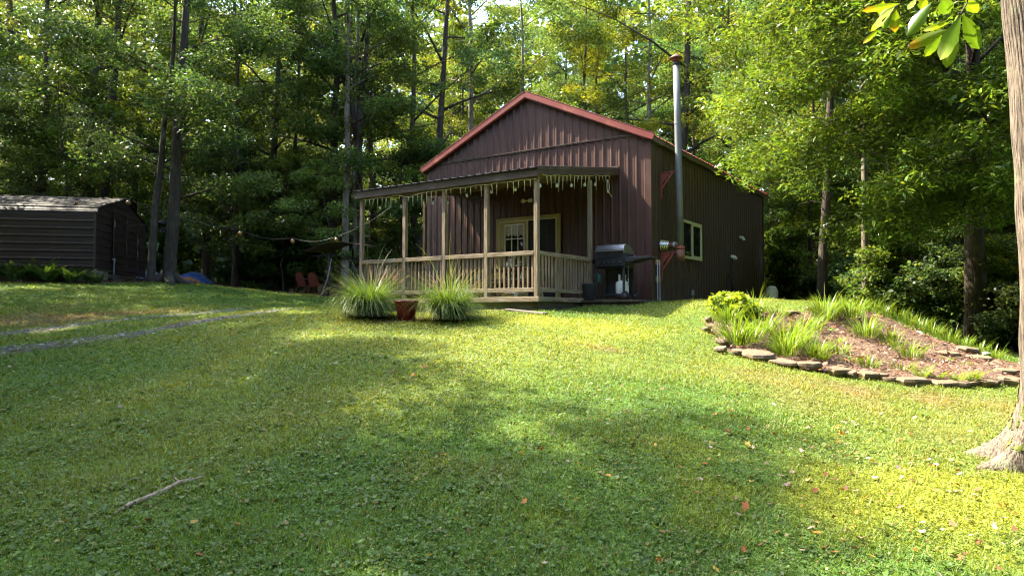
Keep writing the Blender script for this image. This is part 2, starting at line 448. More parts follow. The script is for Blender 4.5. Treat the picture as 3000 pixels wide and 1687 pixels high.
def lerp3(a, b, t):
    return np.asarray(a) * (1 - t[..., None]) + np.asarray(b) * t[..., None]


def ground_colour(x, y):
    ms, dr, lu = masks(x, y)
    c = lerp3((0.105, 0.150, 0.030), (0.062, 0.122, 0.022), lu)
    c = lerp3(c, (0.150, 0.105, 0.050), dr * 0.85)
    c = lerp3(c, (0.175, 0.195, 0.024), ms * 0.85)
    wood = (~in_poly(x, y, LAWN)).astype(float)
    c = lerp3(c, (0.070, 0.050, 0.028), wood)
    return c


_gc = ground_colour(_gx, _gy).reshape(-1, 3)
nx, ny = len(GX), len(GY)
_idx = np.arange(nx * ny).reshape(ny, nx)
_q = np.stack([_idx[:-1, :-1], _idx[:-1, 1:], _idx[1:, 1:], _idx[1:, :-1]], -1).reshape(-1, 4)


def ground_mat():
    m = bpy.data.materials.new("lawn_ground"); m.use_nodes = True
    N = m.node_tree.nodes; L = m.node_tree.links; b = N["Principled BSDF"]
    b.inputs["Roughness"].default_value = 0.95; b.inputs["Specular IOR Level"].default_value = 0.1
    at = N.new("ShaderNodeAttribute"); at.attribute_name = "col"
    tc = N.new("ShaderNodeTexCoord")
    prev = at.outputs["Color"]
    for sc, lo, hi, a, bb in ((55, 0.35, 0.65, 0.5, 1.35), (9, 0.35, 0.65, 0.75, 1.2)):
        nz = N.new("ShaderNodeTexNoise"); nz.inputs["Scale"].default_value = sc; nz.inputs["Detail"].default_value = 5
        L.new(tc.outputs["Object"], nz.inputs["Vector"])
        mr = N.new("ShaderNodeMapRange"); mr.inputs[1].default_value = lo; mr.inputs[2].default_value = hi
        mr.inputs[3].default_value = a; mr.inputs[4].default_value = bb
        L.new(nz.outputs[0], mr.inputs[0])
        mx = N.new("ShaderNodeVectorMath"); mx.operation = 'SCALE'
        L.new(prev, mx.inputs[0]); L.new(mr.outputs[0], mx.inputs["Scale"]); prev = mx.outputs[0]
        if sc == 55: fine = nz
    L.new(prev, b.inputs["Base Color"])
    bp = N.new("ShaderNodeBump"); bp.inputs["Strength"].default_value = 0.8; bp.inputs["Distance"].default_value = 0.03
    L.new(fine.outputs[0], bp.inputs["Height"]); L.new(bp.outputs[0], b.inputs["Normal"])
    return m


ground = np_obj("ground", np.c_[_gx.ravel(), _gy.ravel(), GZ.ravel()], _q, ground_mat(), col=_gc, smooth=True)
tag(ground, kind="structure")


def strip(name, P, half, m, rng):
    """a worn track laid along the ground with ragged edges"""
    pts = []
    for (x0, y0), (x1, y1) in zip(P[:-1], P[1:]):
        n = max(2, int(math.hypot(x1 - x0, y1 - y0) / 0.12))
        pts += [(x0 + (x1 - x0) * i / n, y0 + (y1 - y0) * i / n) for i in range(n)]
    pts = np.array(pts)
    k = np.ones(15) / 15
    pad = np.r_[np.repeat(pts[:1], 7, 0), pts, np.repeat(pts[-1:], 7, 0)]
    pts = np.c_[np.convolve(pad[:, 0], k, 'valid'), np.convolve(pad[:, 1], k, 'valid')]
    d = np.gradient(pts, axis=0); d /= np.linalg.norm(d, axis=1)[:, None] + 1e-9
    nrm = np.c_[-d[:, 1], d[:, 0]]
    n = len(pts); m_ = 9
    taper = np.clip((n - np.arange(n)) / 45, 0.15, 1)
    wl = half * taper * (1 + 0.4 * F_fine(pts[:, 0] * .7, pts[:, 1])); wr = half * taper * (1 + 0.4 * F_fine(pts[:, 0], pts[:, 1] * .7 + 5))
    V = []
    for i in range(n):
        for j in range(m_):
            t = j / (m_ - 1)
            p = pts[i] + nrm[i] * (-wl[i] * (1 - t) + wr[i] * t)
            V.append((p[0], p[1], hz(*p) + (0.012 if 0 < j < m_ - 1 else 0.0)))
    q = [(i * m_ + j, (i + 1) * m_ + j, (i + 1) * m_ + j + 1, i * m_ + j + 1) for i in range(n - 1) for j in range(m_ - 1)]
    o = np_obj(name, np.array(V), np.array(q), m, smooth=True)
    return tag(o, kind="structure")


M['gravel'] = mat("grey_gravel", (0.062, 0.054, 0.040), (0.034, 0.029, 0.022), 0.95, 60, c3=(0.085, 0.100, 0.03), s3=2.2, lo3=0.46, hi3=0.60, bump=1.0, bdist=0.03)
strip("gravel_track", TRACK_A, 0.32, M['gravel'], RNG)
strip("gravel_track", TRACK_B, 0.38, M['gravel'], RNG)

# the planting bed: bark mulch on the bank
M['mulch'] = mat("bark_mulch", (0.135, 0.075, 0.045), (0.045, 0.025, 0.016), 0.95, 38, c3=(0.22, 0.155, 0.11), s3=30, lo3=0.58, hi3=0.64, bump=1.0, bdist=0.04)
bx = np.arange(3.2, 8.6, 0.07); by = np.arange(9.8, 14.5, 0.07)
mxx, myy = np.meshgrid(bx, by)
ins = in_poly(mxx, myy, MULCH)
mzz = H(mxx, myy) + 0.035 + 0.014 * F_tiny(mxx, myy) + 0.02 * F_fine(mxx, myy)
mid = np.arange(mxx.size).reshape(mxx.shape)
keep = ins[:-1, :-1] & ins[:-1, 1:] & ins[1:, 1:] & ins[1:, :-1]
mq = np.stack([mid[:-1, :-1], mid[:-1, 1:], mid[1:, 1:], mid[1:, :-1]], -1)[keep]
used, inv = np.unique(mq, return_inverse=True)
mv = np.c_[mxx.ravel(), myy.ravel(), mzz.ravel()][used]
tag(np_obj("mulch_bed", mv, inv.reshape(mq.shape), M['mulch'], smooth=True), kind="structure")

# ------------------------------------------------------------------ the house
PITCH, RIB = 0.229, 0.022


def rib_profile(length, pitch=PITCH, h=RIB, first=0.10, minor=True):
    """(s, height) of ribbed sheet metal along its width"""
    out = [(0, 0)]
    s = first
    while s < length - 0.05:
        out += [(s - 0.044, 0), (s - 0.010, h), (s + 0.010, h), (s + 0.044, 0)]
        if minor:
            for q in (0.076, 0.152):
                t = s + q
                if t < length - 0.02: out += [(t - 0.010, 0), (t - 0.004, 0.003), (t + 0.004, 0.003), (t + 0.010, 0)]
        s += pitch
    out.append((length, 0))
    return out


def ribbed(mb, p0, u, v, nrm, length, bot, top, first=0.10, pitch=PITCH, h=RIB, minor=True):
    """sheet from p0 along u (profile), spanning bot(s)..top(s) along v, ribs standing out along nrm"""
    p0, u, v, nrm = Vector(p0), Vector(u), Vector(v), Vector(nrm)
    pr = rib_profile(length, pitch, h, first, minor)
    vs = []
    for s, hh in pr:
        for e in (bot(s), top(s)):
            vs.append(p0 + u * s + v * e + nrm * hh)
    mb.add(vs, [(2 * i, 2 * i + 2, 2 * i + 3, 2 * i + 1) for i in range(len(pr) - 1)])
    return mb


W, LEN, EAVE, APEX = 7.12, 10.25, 3.95, 5.56       # width, length, wall heights above the floor
SLOPE = (APEX - EAVE) / (W / 2)
BASE = -0.16
house = empty("metal_house", O, TH, "maroon ribbed metal house with red roof trim and a tall stove pipe", "house")
wall = MB()
gable = lambda s: min(EAVE + SLOPE * s, EAVE + SLOPE * (W - s))
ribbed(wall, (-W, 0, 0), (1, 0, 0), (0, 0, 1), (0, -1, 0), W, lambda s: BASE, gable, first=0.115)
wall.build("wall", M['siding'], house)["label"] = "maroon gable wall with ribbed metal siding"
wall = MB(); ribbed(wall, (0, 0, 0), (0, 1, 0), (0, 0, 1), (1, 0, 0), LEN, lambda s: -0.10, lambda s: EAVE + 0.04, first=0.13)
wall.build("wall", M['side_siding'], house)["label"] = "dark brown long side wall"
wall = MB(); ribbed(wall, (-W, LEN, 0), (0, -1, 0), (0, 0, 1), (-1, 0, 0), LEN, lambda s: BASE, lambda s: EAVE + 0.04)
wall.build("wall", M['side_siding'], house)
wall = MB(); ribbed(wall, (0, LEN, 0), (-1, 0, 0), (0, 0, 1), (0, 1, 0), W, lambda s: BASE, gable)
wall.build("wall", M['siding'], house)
# trim: skirt, corner posts, band across the gable
MB().box(-W + .01, -0.01, 0.02, LEN - .02, -0.45, BASE + 0.05).build("foundation", M['dark_wood'], house)
for x0, x1, y0, y1 in ((-0.115, 0.024, -0.024, 0.0), (-W - 0.024, -W + 0.10, -0.024, 0.0), (0.0, 0.024, 0.0, 0.09), (0.0, 0.026, LEN - 0.10, LEN + 0.01)):
    MB().box(x0, x1, y0, y1, BASE, EAVE - 0.02).build("corner_trim", M['siding'] if y1 <= 0 else M['side_siding'], house, bevel=0.004)
MB().box(-W + 0.42, -0.37, -0.034, -0.005, 4.05, 4.078).box(-W + 0.40, -0.36, -0.046, -0.005, 4.078, 4.092).build("band_trim", M['brown'], house)
# roof: two ribbed red sheets with overhang, red rake boards, brown eave boards, ridge cap
OV = 0.135
cs = math.hypot(1, SLOPE)
for sgn in (1, -1):
    ex = Vector((sgn, 0, -SLOPE)).normalized(); nn = Vector((sgn * SLOPE, 0, 1)).normalized()
    run = (W / 2 + OV) * cs
    rm = MB()
    p0 = Vector((-W / 2, -0.10, APEX + 0.075))
    ribbed(rm, p0, (0, 1, 0), ex, nn, LEN + 0.25, lambda s: 0.0, lambda s: run, minor=False)
    pr = rib_profile(LEN + 0.25, minor=False)
    # underside, so the sheet has thickness at its scalloped edge
    rm.add([p0 - nn * 0.012, p0 + Vector((0, LEN + .25, 0)) - nn * 0.012, p0 + Vector((0, LEN + .25, 0)) - nn * 0.012 + ex * run, p0 - nn * 0.012 + ex * run], [(0, 1, 2, 3)])
    for i in range(len(pr) - 1):
        a, b = pr[i], pr[i + 1]
        e = p0 + ex * run
        rm.add([e + Vector((0, a[0], 0)) - nn * 0.012, e + Vector((0, b[0], 0)) - nn * 0.012, e + Vector((0, b[0], 0)) + nn * b[1], e + Vector((0, a[0], 0)) + nn * a[1]], [(0, 1, 2, 3)])
    rf = rm.build("roof", M['red'], house)
    for yy in (-0.135, LEN + 0.135):
        rk = MB()
        a = Vector((-W / 2 , yy, APEX + 0.035)); b = a + ex * (run + 0.01)
        rk.beam(a, b, 0.045, 0.155, nn)
        rk.beam(a + nn * 0.083 + Vector((0, 0.035 if yy < 0 else -0.035, 0)), b + nn * 0.083 + Vector((0, 0.035 if yy < 0 else -0.035, 0)), 0.13, 0.010, nn)
        rk.build("rake_trim", M['red'], house, bevel=0.004)
        rk = MB(); rk.beam(a - nn * 0.088 + Vector((0, 0.03 if yy < 0 else -0.03, 0)), b - nn * 0.088 + ex * -0.12 + Vector((0, 0.03 if yy < 0 else -0.03, 0)), 0.07, 0.020, nn)
        rk.build("rake_soffit", M['red'], house)
    xe = -W / 2 + sgn * (W / 2 + OV - 0.03)
    ze = APEX + 0.075 - SLOPE * (W / 2 + OV - 0.03)
    MB().beam((xe, -0.10, ze - 0.085), (xe, LEN + 0.12, ze - 0.085), 0.03, 0.13).build("eave_trim", M['brown'], house)
    xs = -W / 2 + sgn * (W / 2 + OV / 2 - 0.01)
    MB().box(min(xs - .055, xs + .055), max(xs - .055, xs + .055), -0.09, LEN + 0.11, ze - 0.145, ze - 0.13).build("soffit", M['brown'], house)
MB().prism([(-0.17, -0.17 * SLOPE + .112), (0, 0.125), (0.17, -0.17 * SLOPE + .112), (0.17, -0.17 * SLOPE + .098), (0, .108), (-0.17, -0.17 * SLOPE + .098)],
           (-W / 2, -0.155, APEX), (1, 0, 0), (0, 0, 1), (0, 1, 0), LEN + 0.31).build("ridge_cap", M['red'], house)

# patio door on the gable wall
dp = MB(); y1 = -0.022
for x0, x1, z0, z1 in ((-4.57, -4.475, 0, 2.28), (-2.612, -2.517, 0, 2.28), (-4.475, -2.612, 2.19, 2.28)):
    dp.box(x0, x1, -0.062, y1, z0, z1)
door = dp.build("patio_door", M['yellow'], house, bevel=0.004)
fr = MB()
for x0, x1, z0, z1 in ((-4.474, -4.45, 0.02, 2.188), (-3.555, -3.515, 0.02, 2.16), (-2.65, -2.613, 0.02, 2.188), (-4.45, -2.65, 2.16, 2.188)):
    fr.box(x0, x1, -0.072, y1, z0, z1)
fr.box(-4.474, -2.613, -0.085, y1, -0.002, 0.02)
fr.build("door_frame", M['cream'], door)
sl = MB()
for x0, x1, z0, z1 in ((-4.449, -4.285, .03, 2.158), (-3.63, -3.556, .03, 2.158), (-4.285, -3.63, 2.085, 2.158), (-4.285, -3.63, .03, .22)):
    sl.box(x0, x1, -0.056, y1, z0, z1)
sl.build("door_leaf", M['yellow'], door)
MB().box(-4.283, -3.632, -0.038, -0.028, .222, 2.083).build("pane", M['glass'], door)
mu = MB()
mu.box(-4.285, -4.258, -0.066, -0.04, .21, 2.095).box(-3.657, -3.63, -0.066, -0.04, .21, 2.095).box(-4.258, -3.657, -0.066, -0.04, 2.062, 2.095).box(-4.258, -3.657, -0.066, -0.04, .21, .245)
for x in (-4.055, -3.85): mu.box(x - .011, x + .011, -0.058, -0.04, .245, 2.062)
for k in range(1, 5):
    z = 2.06 - k * 0.366
    for xa, xb in ((-4.258, -4.066), (-4.044, -3.861), (-3.839, -3.657)): mu.box(xa, xb, -0.056, -0.04, z - .011, z + .011)
mu.build("muntin", M['white'], door)
cu = []
for k in range(41):
    x = -4.25 + 0.586 * k / 40; y = -0.0405 - 0.003 * (1 + math.sin(k * 1.9))
    zb = 1.78 + 0.03 * math.sin(k * 0.8) + (0.16 if 25 < k < 30 else 0)
    cu += [(x, y, 2.056), (x, y + 0.001, zb)]
MB().add(cu, [(2 * i, 2 * i + 2, 2 * i + 3, 2 * i + 1) for i in range(40)]).build("curtain", M['curtain'], door)
MB().box(-3.514, -2.651, -0.046, -0.03, .03, 2.158).build("screen_panel", M['screen'], door)
mu = MB()
for x in (-3.22, -2.93): mu.box(x - .008, x + .008, -0.050, -0.046, .1, 2.1)
for z in (0.55, 0.93, 1.31, 1.69):
    for xa, xb in ((-3.50, -3.228), (-3.212, -2.938), (-2.922, -2.66)): mu.box(xa, xb, -0.050, -0.046, z - .008, z + .008)
mu.build("screen_muntin", M['black_matt'], door)
MB().lathe([(0.0, -.03), (.028, -.025), (.03, .0), (.012, .01), (.012, .05)], 12, (-3.60, -0.095, 0.98), Matrix.Rotation(math.radians(-90), 3, 'X')).build("door_handle", M['steel'], door, True)

# flood light by the door
fl = MB().box(-3.52, -3.40, -0.055, -0.02, 2.66, 2.76).build("flood_light", M['white'], house, bevel=0.006)
MB().tube([(-3.47, -0.055, 2.71), (-3.50, -0.10, 2.70), (-3.56, -0.14, 2.69)], 0.018, 8).build("lamp_arm", M['white'], fl, True)
MB().lathe([(.03, .09), (.045, .06), (.062, .02), (.066, 0), (.05, -.008), (.0, -.014)], 16, (-3.60, -0.17, 2.68), Matrix.Rotation(math.radians(70), 3, 'X') @ Matrix.Rotation(0.5, 3, 'Y')).build("lamp_head", M['ivory'], fl, True)

# side window
y0, y1, z0, z1 = 1.98, 3.50, 1.13, 2.165
w = MB()
for a, b, c, d in ((y0, y0 + .07, z0, z1), (y1 - .07, y1, z0, z1), (y0 + .07, y1 - .07, z1 - .07, z1), (y0 + .07, y1 - .07, z0, z0 + .075)):
    w.box(0.021, 0.062, a, b, c, d)
win = w.build("side_window", M['cream'], house, bevel=0.004)
MB().box(0.021, 0.056, 2.70, 2.78, z0 + .075, z1 - .07).build("mullion", M['cream'], win)
MB().box(0.021, 0.034, y0 + .07, 2.70, z0 + .075, z1 - .07).build("pane", M['glass'], win)
MB().box(0.021, 0.040, 2.78, y1 - .07, z0 + .075, z1 - .07).build("pane", M['glass'], win)
w = MB()
for a, b, c, d in ((2.78, 2.815, z0 + .075, z1 - .07), (y1 - .105, y1 - .07, z0 + .075, z1 - .07), (2.815, y1 - .105, z1 - .105, z1 - .07), (2.815, y1 - .105, z0 + .075, z0 + .11)):
    w.box(0.040, 0.052, a, b, c, d)
w.build("sash", M['cream'], win)

# stove pipe on brackets
ch = MB().tube([(0.515, .6, 1.28), (0.49, .6, 3.17), (0.467, .6, 4.6), (0.443, .6, 5.80)], [.085, .084, .083, .081], 24).build("stove_pipe", M['galv'], house, True)
MB().tube([(0.443, .6, 5.80), (0.441, .6, 5.91)], [.080, .080], 20).build("pipe_collar", M['black'], ch, True)
MB().lathe([(.165, -.05), (.168, -.035), (.10, .02), (.03, .07), (0.0, .085)], 24, (0.438, .6, 6.03)).build("rain_cap", M['cap'], ch, True)
for k in range(4):
    a = k * math.pi / 2 + .4
    MB().beam((0.441 + .075 * math.cos(a), .6 + .075 * math.sin(a), 5.90), (0.438 + .10 * math.cos(a), .6 + .10 * math.sin(a), 6.0), .016, .004).build("cap_strut", M['cap'], ch)
for z in (2.05, 3.17, 4.35):
    x = 0.515 - (z - 1.28) * 0.0158
    MB().lathe([(.084, -.012), (.089, -.010), (.089, .010), (.084, .012)], 24, (x, .6, z)).build("pipe_band", M['galv'], ch, True)
MB().tube([(0.517, .6, 0.95), (0.516, .6, 1.22)], .098, 24).build("pipe_base", M['rust'], ch, True)
MB().tube([(0.516, .6, 1.22), (0.515, .6, 1.30)], .101, 24).build("pipe_band", M['red_steel'], ch, True)
MB().tube([(0.22, .6, 1.345), (0.43, .6, 1.345), (0.50, .6, 1.345)], [.068, .068, .075], 18).build("pipe_elbow", M['rust'], ch, True)
pts, rr = [], []
for k in range(25):
    t = k / 24; pts.append((0.022 + 0.20 * t, .6, 1.345)); rr.append(.135 - .035 * t + .016 * math.sin(t * 2 * math.pi * 4))
MB().tube(pts, rr, 24).build("foil_duct", M['foil'], ch, True)
MB().lathe([(.074, -.03), (.080, 0), (.074, .03)], 18, (0.36, .6, 1.345), Matrix.Rotation(math.pi / 2, 3, 'Y')).build("foil_patch", M['grey'], ch, True)
for zt, zb in ((1.155, 0.48), (3.16, 2.52)):
    b = MB().box(0.020, 0.045, .57, .63, zb, zt)
    b.box(0.020, 0.50, .575, .625, zt, zt + .025)
    b.beam((0.035, .6, zb + .25), (0.34, .6, zt), .045, .03, (0, 1, 0))
    b.add([(0.045, .603, zt), (0.28, .603, zt), (0.045, .603, zt - .26), (0.045, .597, zt), (0.28, .597, zt), (0.045, .597, zt - .26)], [(0, 1, 2), (5, 4, 3), (0, 3, 4, 1), (1, 4, 5, 2), (2, 5, 3, 0)])
    b.build("pipe_bracket", M['red_steel'], ch)
# white vent elbows, drain, outlet, conduits
for yy, zz, r in ((7.25, 2.12, .05), (6.33, 1.43, .058)):
    MB().tube([(0.0, yy, zz + .02), (0.06, yy, zz + .02), (0.11, yy + .005, zz + .005), (0.145, yy + .01, zz - .035), (0.155, yy + .01, zz - .075)], [r, r, r, r * 1.02, r * 1.05], 14).build("vent_elbow", M['white'], house, True)
MB().tube([(0.06, 6.33, 1.38), (0.06, 6.33, .55), (0.055, 6.33, -.1)], .022, 8).build("drain_pipe", M['black_matt'], house, True)
MB().tube([(0.03, 6.0, .90), (0.06, 6.0, .86), (0.06, 6.0, .52), (0.10, 6.0, .47)], .022, 8).tube([(0.03, 6.13, .90), (0.06, 6.13, .86), (0.06, 6.13, .5)], .018, 8).build("hose_tap", M['black_matt'], house, True)
MB().box(0.022, 0.075, 2.70, 2.80, .15, .30).tube([(0.05, 2.75, .15), (0.05, 2.75, -.1)], .014, 8).build("outlet_box", M['grey'], house, bevel=0.006)
for q in (0.235, 0.375):
    MB().tube([(0.06, q, .95), (0.06, q, .3), (0.06, q, .1), (0.075, q - .03, .0), (0.10, q - .12, -.09), (0.11, q - .22, -.14)], .016, 8).build("conduit", M['grey'], house, True)
for zz in (.91, .49):
    MB().box(0.024, 0.058, .19, .43, zz - .07, zz + .07).build("conduit_block", M['tan'], house, bevel=0.004)

# ------------------------------------------------------------------ the porch
PX0, PX1, PY = -6.08, -0.905, -3.77          # outer faces of the end posts, front face
porch_o = wor(PX1, PY, -0.28)
OFF = (PX1, PY, -0.28)
porch = empty("covered_porch", porch_o, TH, "weathered wooden porch with shed roof across the front of the maroon house", "porch")
pb = lambda: MB(OFF)
# deck and base
d = pb()
for k in range(27):
    ya = PY + 0.16 + k * 0.1337
    d.box(PX0 - .02, PX1 + .02, ya, ya + .127, -.034, -0.002)
d.build("deck", M['wood_x'], porch)
pb().box(PX0 - .05, PX1 + .045, PY - .03, PY + .155, -0.105, 0.0).build("deck_edge_board", M['wood_x'], porch, bevel=0.005)
pb().box(PX1 - .10, PX1 + .043, PY + .157, -0.03, -0.10, -0.004).build("deck_edge_board", M['wood_y'], porch, bevel=0.005)
pb().box(PX0 + .02, PX1 - .015, PY + .06, PY + .20, -0.62, -0.107).build("base_timber", M['dark_wood'], porch)
pb().box(PX1 - .15, PX1 - .005, PY + .06, -0.03, -0.42, -0.102).build("base_timber", M['dark_wood'], porch)
pb().box(PX0, PX0 + .12, PY + .06, -0.03, -0.70, -0.04).build("base_timber", M['dark_wood'], porch)
# posts
S = 0.092
PXS = [PX1 - S, -2.275, -3.455, -4.655, PX0]
zt = 2.45
for i, x in enumerate(PXS):
    pb().box(x, x + S, PY, PY + S, 0.001, zt).build("post", M['wood_z'], porch, bevel=0.006)
for x in (PX1 - S, PX0):
    pb().box(x, x + S, -1.42, -1.42 + S, 0.001, 2.78).build("post", M['wood_z'], porch, bevel=0.006)
# railings: each bay its own rails and balusters
def bay(p0, p1, along, nb, gap0=0.012):
    """p0..p1 along the x or y axis; the other coordinate is the rail's outer face"""
    if along == 'x':
        (xa, y), (xb, _) = p0, p1
        rail = pb().box(xa, xb, y - .004, y + .036, .862, .952).build("top_rail", M['wood_x'], porch, bevel=0.005)
        pb().box(xa, xb, y + .000, y + .036, .10, .185).build("bottom_rail", M['wood_x'], porch, bevel=0.005)
        for k in range(nb):
            x = xa + (xb - xa) * (k + .5) / nb
            dx = random.uniform(-.006, .006)
            pb().box(x - .018 + dx, x + .018 + dx, y + .037, y + .071, .14, .93).build("baluster", M['wood_z'], porch)
    else:
        (x, ya), (_, yb) = p0, p1
        pb().box(x - .036, x + .004, ya, yb, .862, .952).build("top_rail", M['wood_y'], porch, bevel=0.005)
        pb().box(x - .036, x, ya, yb, .10, .185).build("bottom_rail", M['wood_y'], porch, bevel=0.005)
        for k in range(nb):
            y = ya + (yb - ya) * (k + .5) / nb
            dy = random.uniform(-.008, .008)
            pb().box(x - .071, x - .037, y - .019 + dy, y + .019 + dy, .14, .93).build("baluster", M['wood_z'], porch)
random.seed(4)
for i in range(4):
    bay((PXS[i + 1] + S, PY), (PXS[i], PY), 'x', 10 if i < 3 else 11)
bay((PX1, PY + S), (PX1, -1.42), 'y', 17)
bay((PX0 + .036, PY + S), (PX0 + .036, -1.42), 'y', 17)
# roof: beam, rafters, boards, ribbed sheet, fascias
RZ = lambda y: 3.27 + y * (3.27 - 2.655) / 3.85        # underside of the metal at y
pb().box(PX0 - .02, PX1 + .02, PY + .005, PY + .09, 2.45, 2.60).build("front_beam", M['ceil'], porch)
for k in range(10):
    x = PX0 + .03 + k * (PX1 - PX0 - .1) / 9
    pb().beam((x, PY + .1, RZ(PY + .1) - .11), (x, -.03, RZ(-.03) - .11), .04, .13).build("rafter", M['ceil'], porch)
ex = Vector((0, -3.85, 2.655 - 3.27)).normalized(); nn = Vector((0, ex.z, -ex.y))
c = pb()
for k in range(16):
    a = Vector((PX0 - .06, 0, 3.27)) + ex * (.03 + k * .24) - nn * .025
    bq = a + Vector((PX1 - PX0 + .12, 0, 0))
    c.beam(a + ex * .115, bq + ex * .115, .23, .02, nn)
c.build("ceiling_boards", M['ceil'], porch)
rs = pb()
run = 3.93
ribbed(rs, Vector((PX0 - .10, -.012, 3.275)), (1, 0, 0), ex, nn, PX1 - PX0 + .17, lambda s: 0, lambda s: run, first=.09, h=.024, minor=False)
pr = rib_profile(PX1 - PX0 + .17, first=.09, h=.024, minor=False)
e = Vector((PX0 - .10, -.012, 3.275)) + ex * run
for i in range(len(pr) - 1):
    a, b = pr[i], pr[i + 1]
    rs.add([e + Vector((a[0], 0, 0)) - nn * .01, e + Vector((b[0], 0, 0)) - nn * .01, e + Vector((b[0], 0, 0)) + nn * b[1], e + Vector((a[0], 0, 0)) + nn * a[1]], [(0, 1, 2, 3)])
e0 = Vector((PX0 - .10, -.012, 3.275)) - nn * .01
rs.add([e0, e0 + Vector((PX1 - PX0 + .17, 0, 0)), e0 + Vector((PX1 - PX0 + .17, 0, 0)) + ex * run, e0 + ex * run], [(0, 1, 2, 3)])
rs.build("roof", M['shed_roof'], porch)
pb().box(PX0 - .085, PX1 + .055, -3.845, -3.815, 2.475, 2.655).build("fascia", M['brown'], porch, bevel=0.004)
for x in (PX1 + .058, PX0 - .088):
    f = pb()
    f.beam((x, -3.85, RZ(-3.85) - .075), (x, -.015, RZ(-.015) - .075), .03, .15)
    f.beam((x + (.012 if x > -3 else -.012), -3.86, RZ(-3.86) - .01), (x + (.012 if x > -3 else -.012), -.014, RZ(-.014) - .01), .026, .085)
    f.build("barge_board", M['brown'], porch, bevel=0.004)
MB(OFF).box(PX0 - .1, PX1 + .07, -.06, -.026, 3.27, 3.34).build("wall_flashing", M['brown'], porch)

# ceiling fan under the porch roof
fan_o = wor(-3.6, -1.9, 2.86)
fan = empty("ceiling_fan", fan_o, TH, "black ceiling fan hanging under the porch roof", "fan")
MB().tube([(0, 0, 0), (0, 0, -.24)], .014, 8).build("down_rod", M['black_matt'], fan)
MB().lathe([(.03, .06), (.10, .04), (.12, 0), (.11, -.06), (.05, -.09), (0, -.10)], 20, (0, 0, -.30)).build("motor", M['black_matt'], fan, True)
for k in range(5):
    a = k * 2 * math.pi / 5 + .3
    ca, sa = math.cos(a), math.sin(a)
    MB().add([(ca * r - sa * w_, sa * r + ca * w_, -.33 + z_ + (.012 if w_ > 0 else -.012)) for z_ in (0, .008) for r, w_ in ((.13, -.05), (.62, -.07), (.62, .07), (.13, .05))],
             [(3, 2, 1, 0), (4, 5, 6, 7), (0, 1, 5, 4), (1, 2, 6, 5), (2, 3, 7, 6), (3, 0, 4, 7)]).build("blade", M['black_matt'], fan)

# picnic table on the porch
pt_o = wor(-3.05, -1.75, 0.0)
pt = empty("picnic_table", pt_o, TH, "brown stained picnic table with benches standing on the porch", "table")
t = MB()
for k in range(5): t.box(-.95, .95, -.36 + k * .146, -.225 + k * .146, .70, .737)
t.build("table_top", M['table'], pt, bevel=0.004)
for yy in (-.72, .58):
    MB().box(-.95, .95, yy - .0, yy + .14, .42, .455).build("bench", M['table'], pt, bevel=0.004)
for xx in (-.65, .65):
    for s in (-1, 1):
        MB().beam((xx, s * .22, .70), (xx, s * .62, 0.0), .04, .09, (1, 0, 0)).build("leg", M['cream'], pt)
    MB().box(xx + .021, xx + .058, -.70, .72, .33, .42).build("cross_bar", M['table'], pt)

# sticks of kindling stacked against the rail
kg = wor(-4.1, -3.50, 0.0)
kb = MB()
random.seed(9)
for k in range(13):
    x = -.42 + k * .07
    kb.beam((x, random.uniform(-.02, .03), 0), (x + random.uniform(-.05, .05), .1 - .14, random.uniform(.32, .48)), .028, .028)
tag(kb.build("kindling_bundle", M['deadwood']), "row of thin pale kindling sticks leaning behind the porch railing", "kindling")
bpy.data.objects["kindling_bundle"].location = kg; bpy.data.objects["kindling_bundle"].rotation_euler = (0, 0, TH)

# icicle lights along the roof edge
ic = empty("icicle_lights", wor(-3.4, -3.79, 2.45), TH, "string of ivory icicle lights hanging along the porch roof edge", "string lights")
IO = (-3.4, -3.79, 2.45)
random.seed(21)
wp = []
for k in range(37):
    x = PX0 + .08 + k * (PX1 - PX0 - .1) / 36
    wp.append((x, -3.795, 2.462 - .03 * abs(math.sin(k * .75)) - (.06 if 9 < k < 14 else 0) * math.sin((k - 9) / 5 * math.pi)))
MB(IO).tube(wp, .005, 5).build("wire", M['ivory'], ic)
for k in range(len(wp)):
    if any(abs(wp[k][0] - (x + S / 2)) < .07 for x in PXS) or k in (8, 21, 30): continue
    p = Vector(wp[k]); L_ = random.choice((.11, .15, .20, .26, .30)) * random.uniform(.9, 1.1)
    q = p + Vector((random.uniform(-.02, .02), random.uniform(-.02, .02), -L_))
    MB(IO).tube([p, p + (q - p) * .15, q], [.004, .0085, .003], 6).build("icicle", M['ivory'], ic, True)
ws = []
for k in range(19):
    y = -3.66 + k * (3.66 - .55) / 18
    ws.append((PX1 + .052, y, RZ(y) - .155 - .02 * abs(math.sin(k * .9))))
MB(IO).tube(ws, .005, 5).build("wire", M['ivory'], ic)
for k in range(1, len(ws)):
    p = Vector(ws[k]); L_ = random.choice((.12, .16, .22, .28, .34)) * random.uniform(.9, 1.1)
    if abs(p.y + 1.37) < .09: continue
    q = p + Vector((random.uniform(-.01, .01), random.uniform(-.03, .05), -L_))
    MB(IO).tube([p, p + (q - p) * .15, q], [.004, .0085, .003], 6).build("icicle", M['ivory'], ic, True)
loop = [(PX1 + .06, -.62 + .06 * math.sin(t), 2.92 - .16 * (1 - math.cos(t)) / 1.0 - .02) for t in np.linspace(0, 6.28, 16)]
MB(IO).tube(loop, .007, 6).tube([(PX1 + .06, -.62, 2.62), (PX1 + .06, -.50, 2.56), (PX1 + .06, -.42, 2.50)], .007, 6).build("cord_loop", M['ivory'], ic)

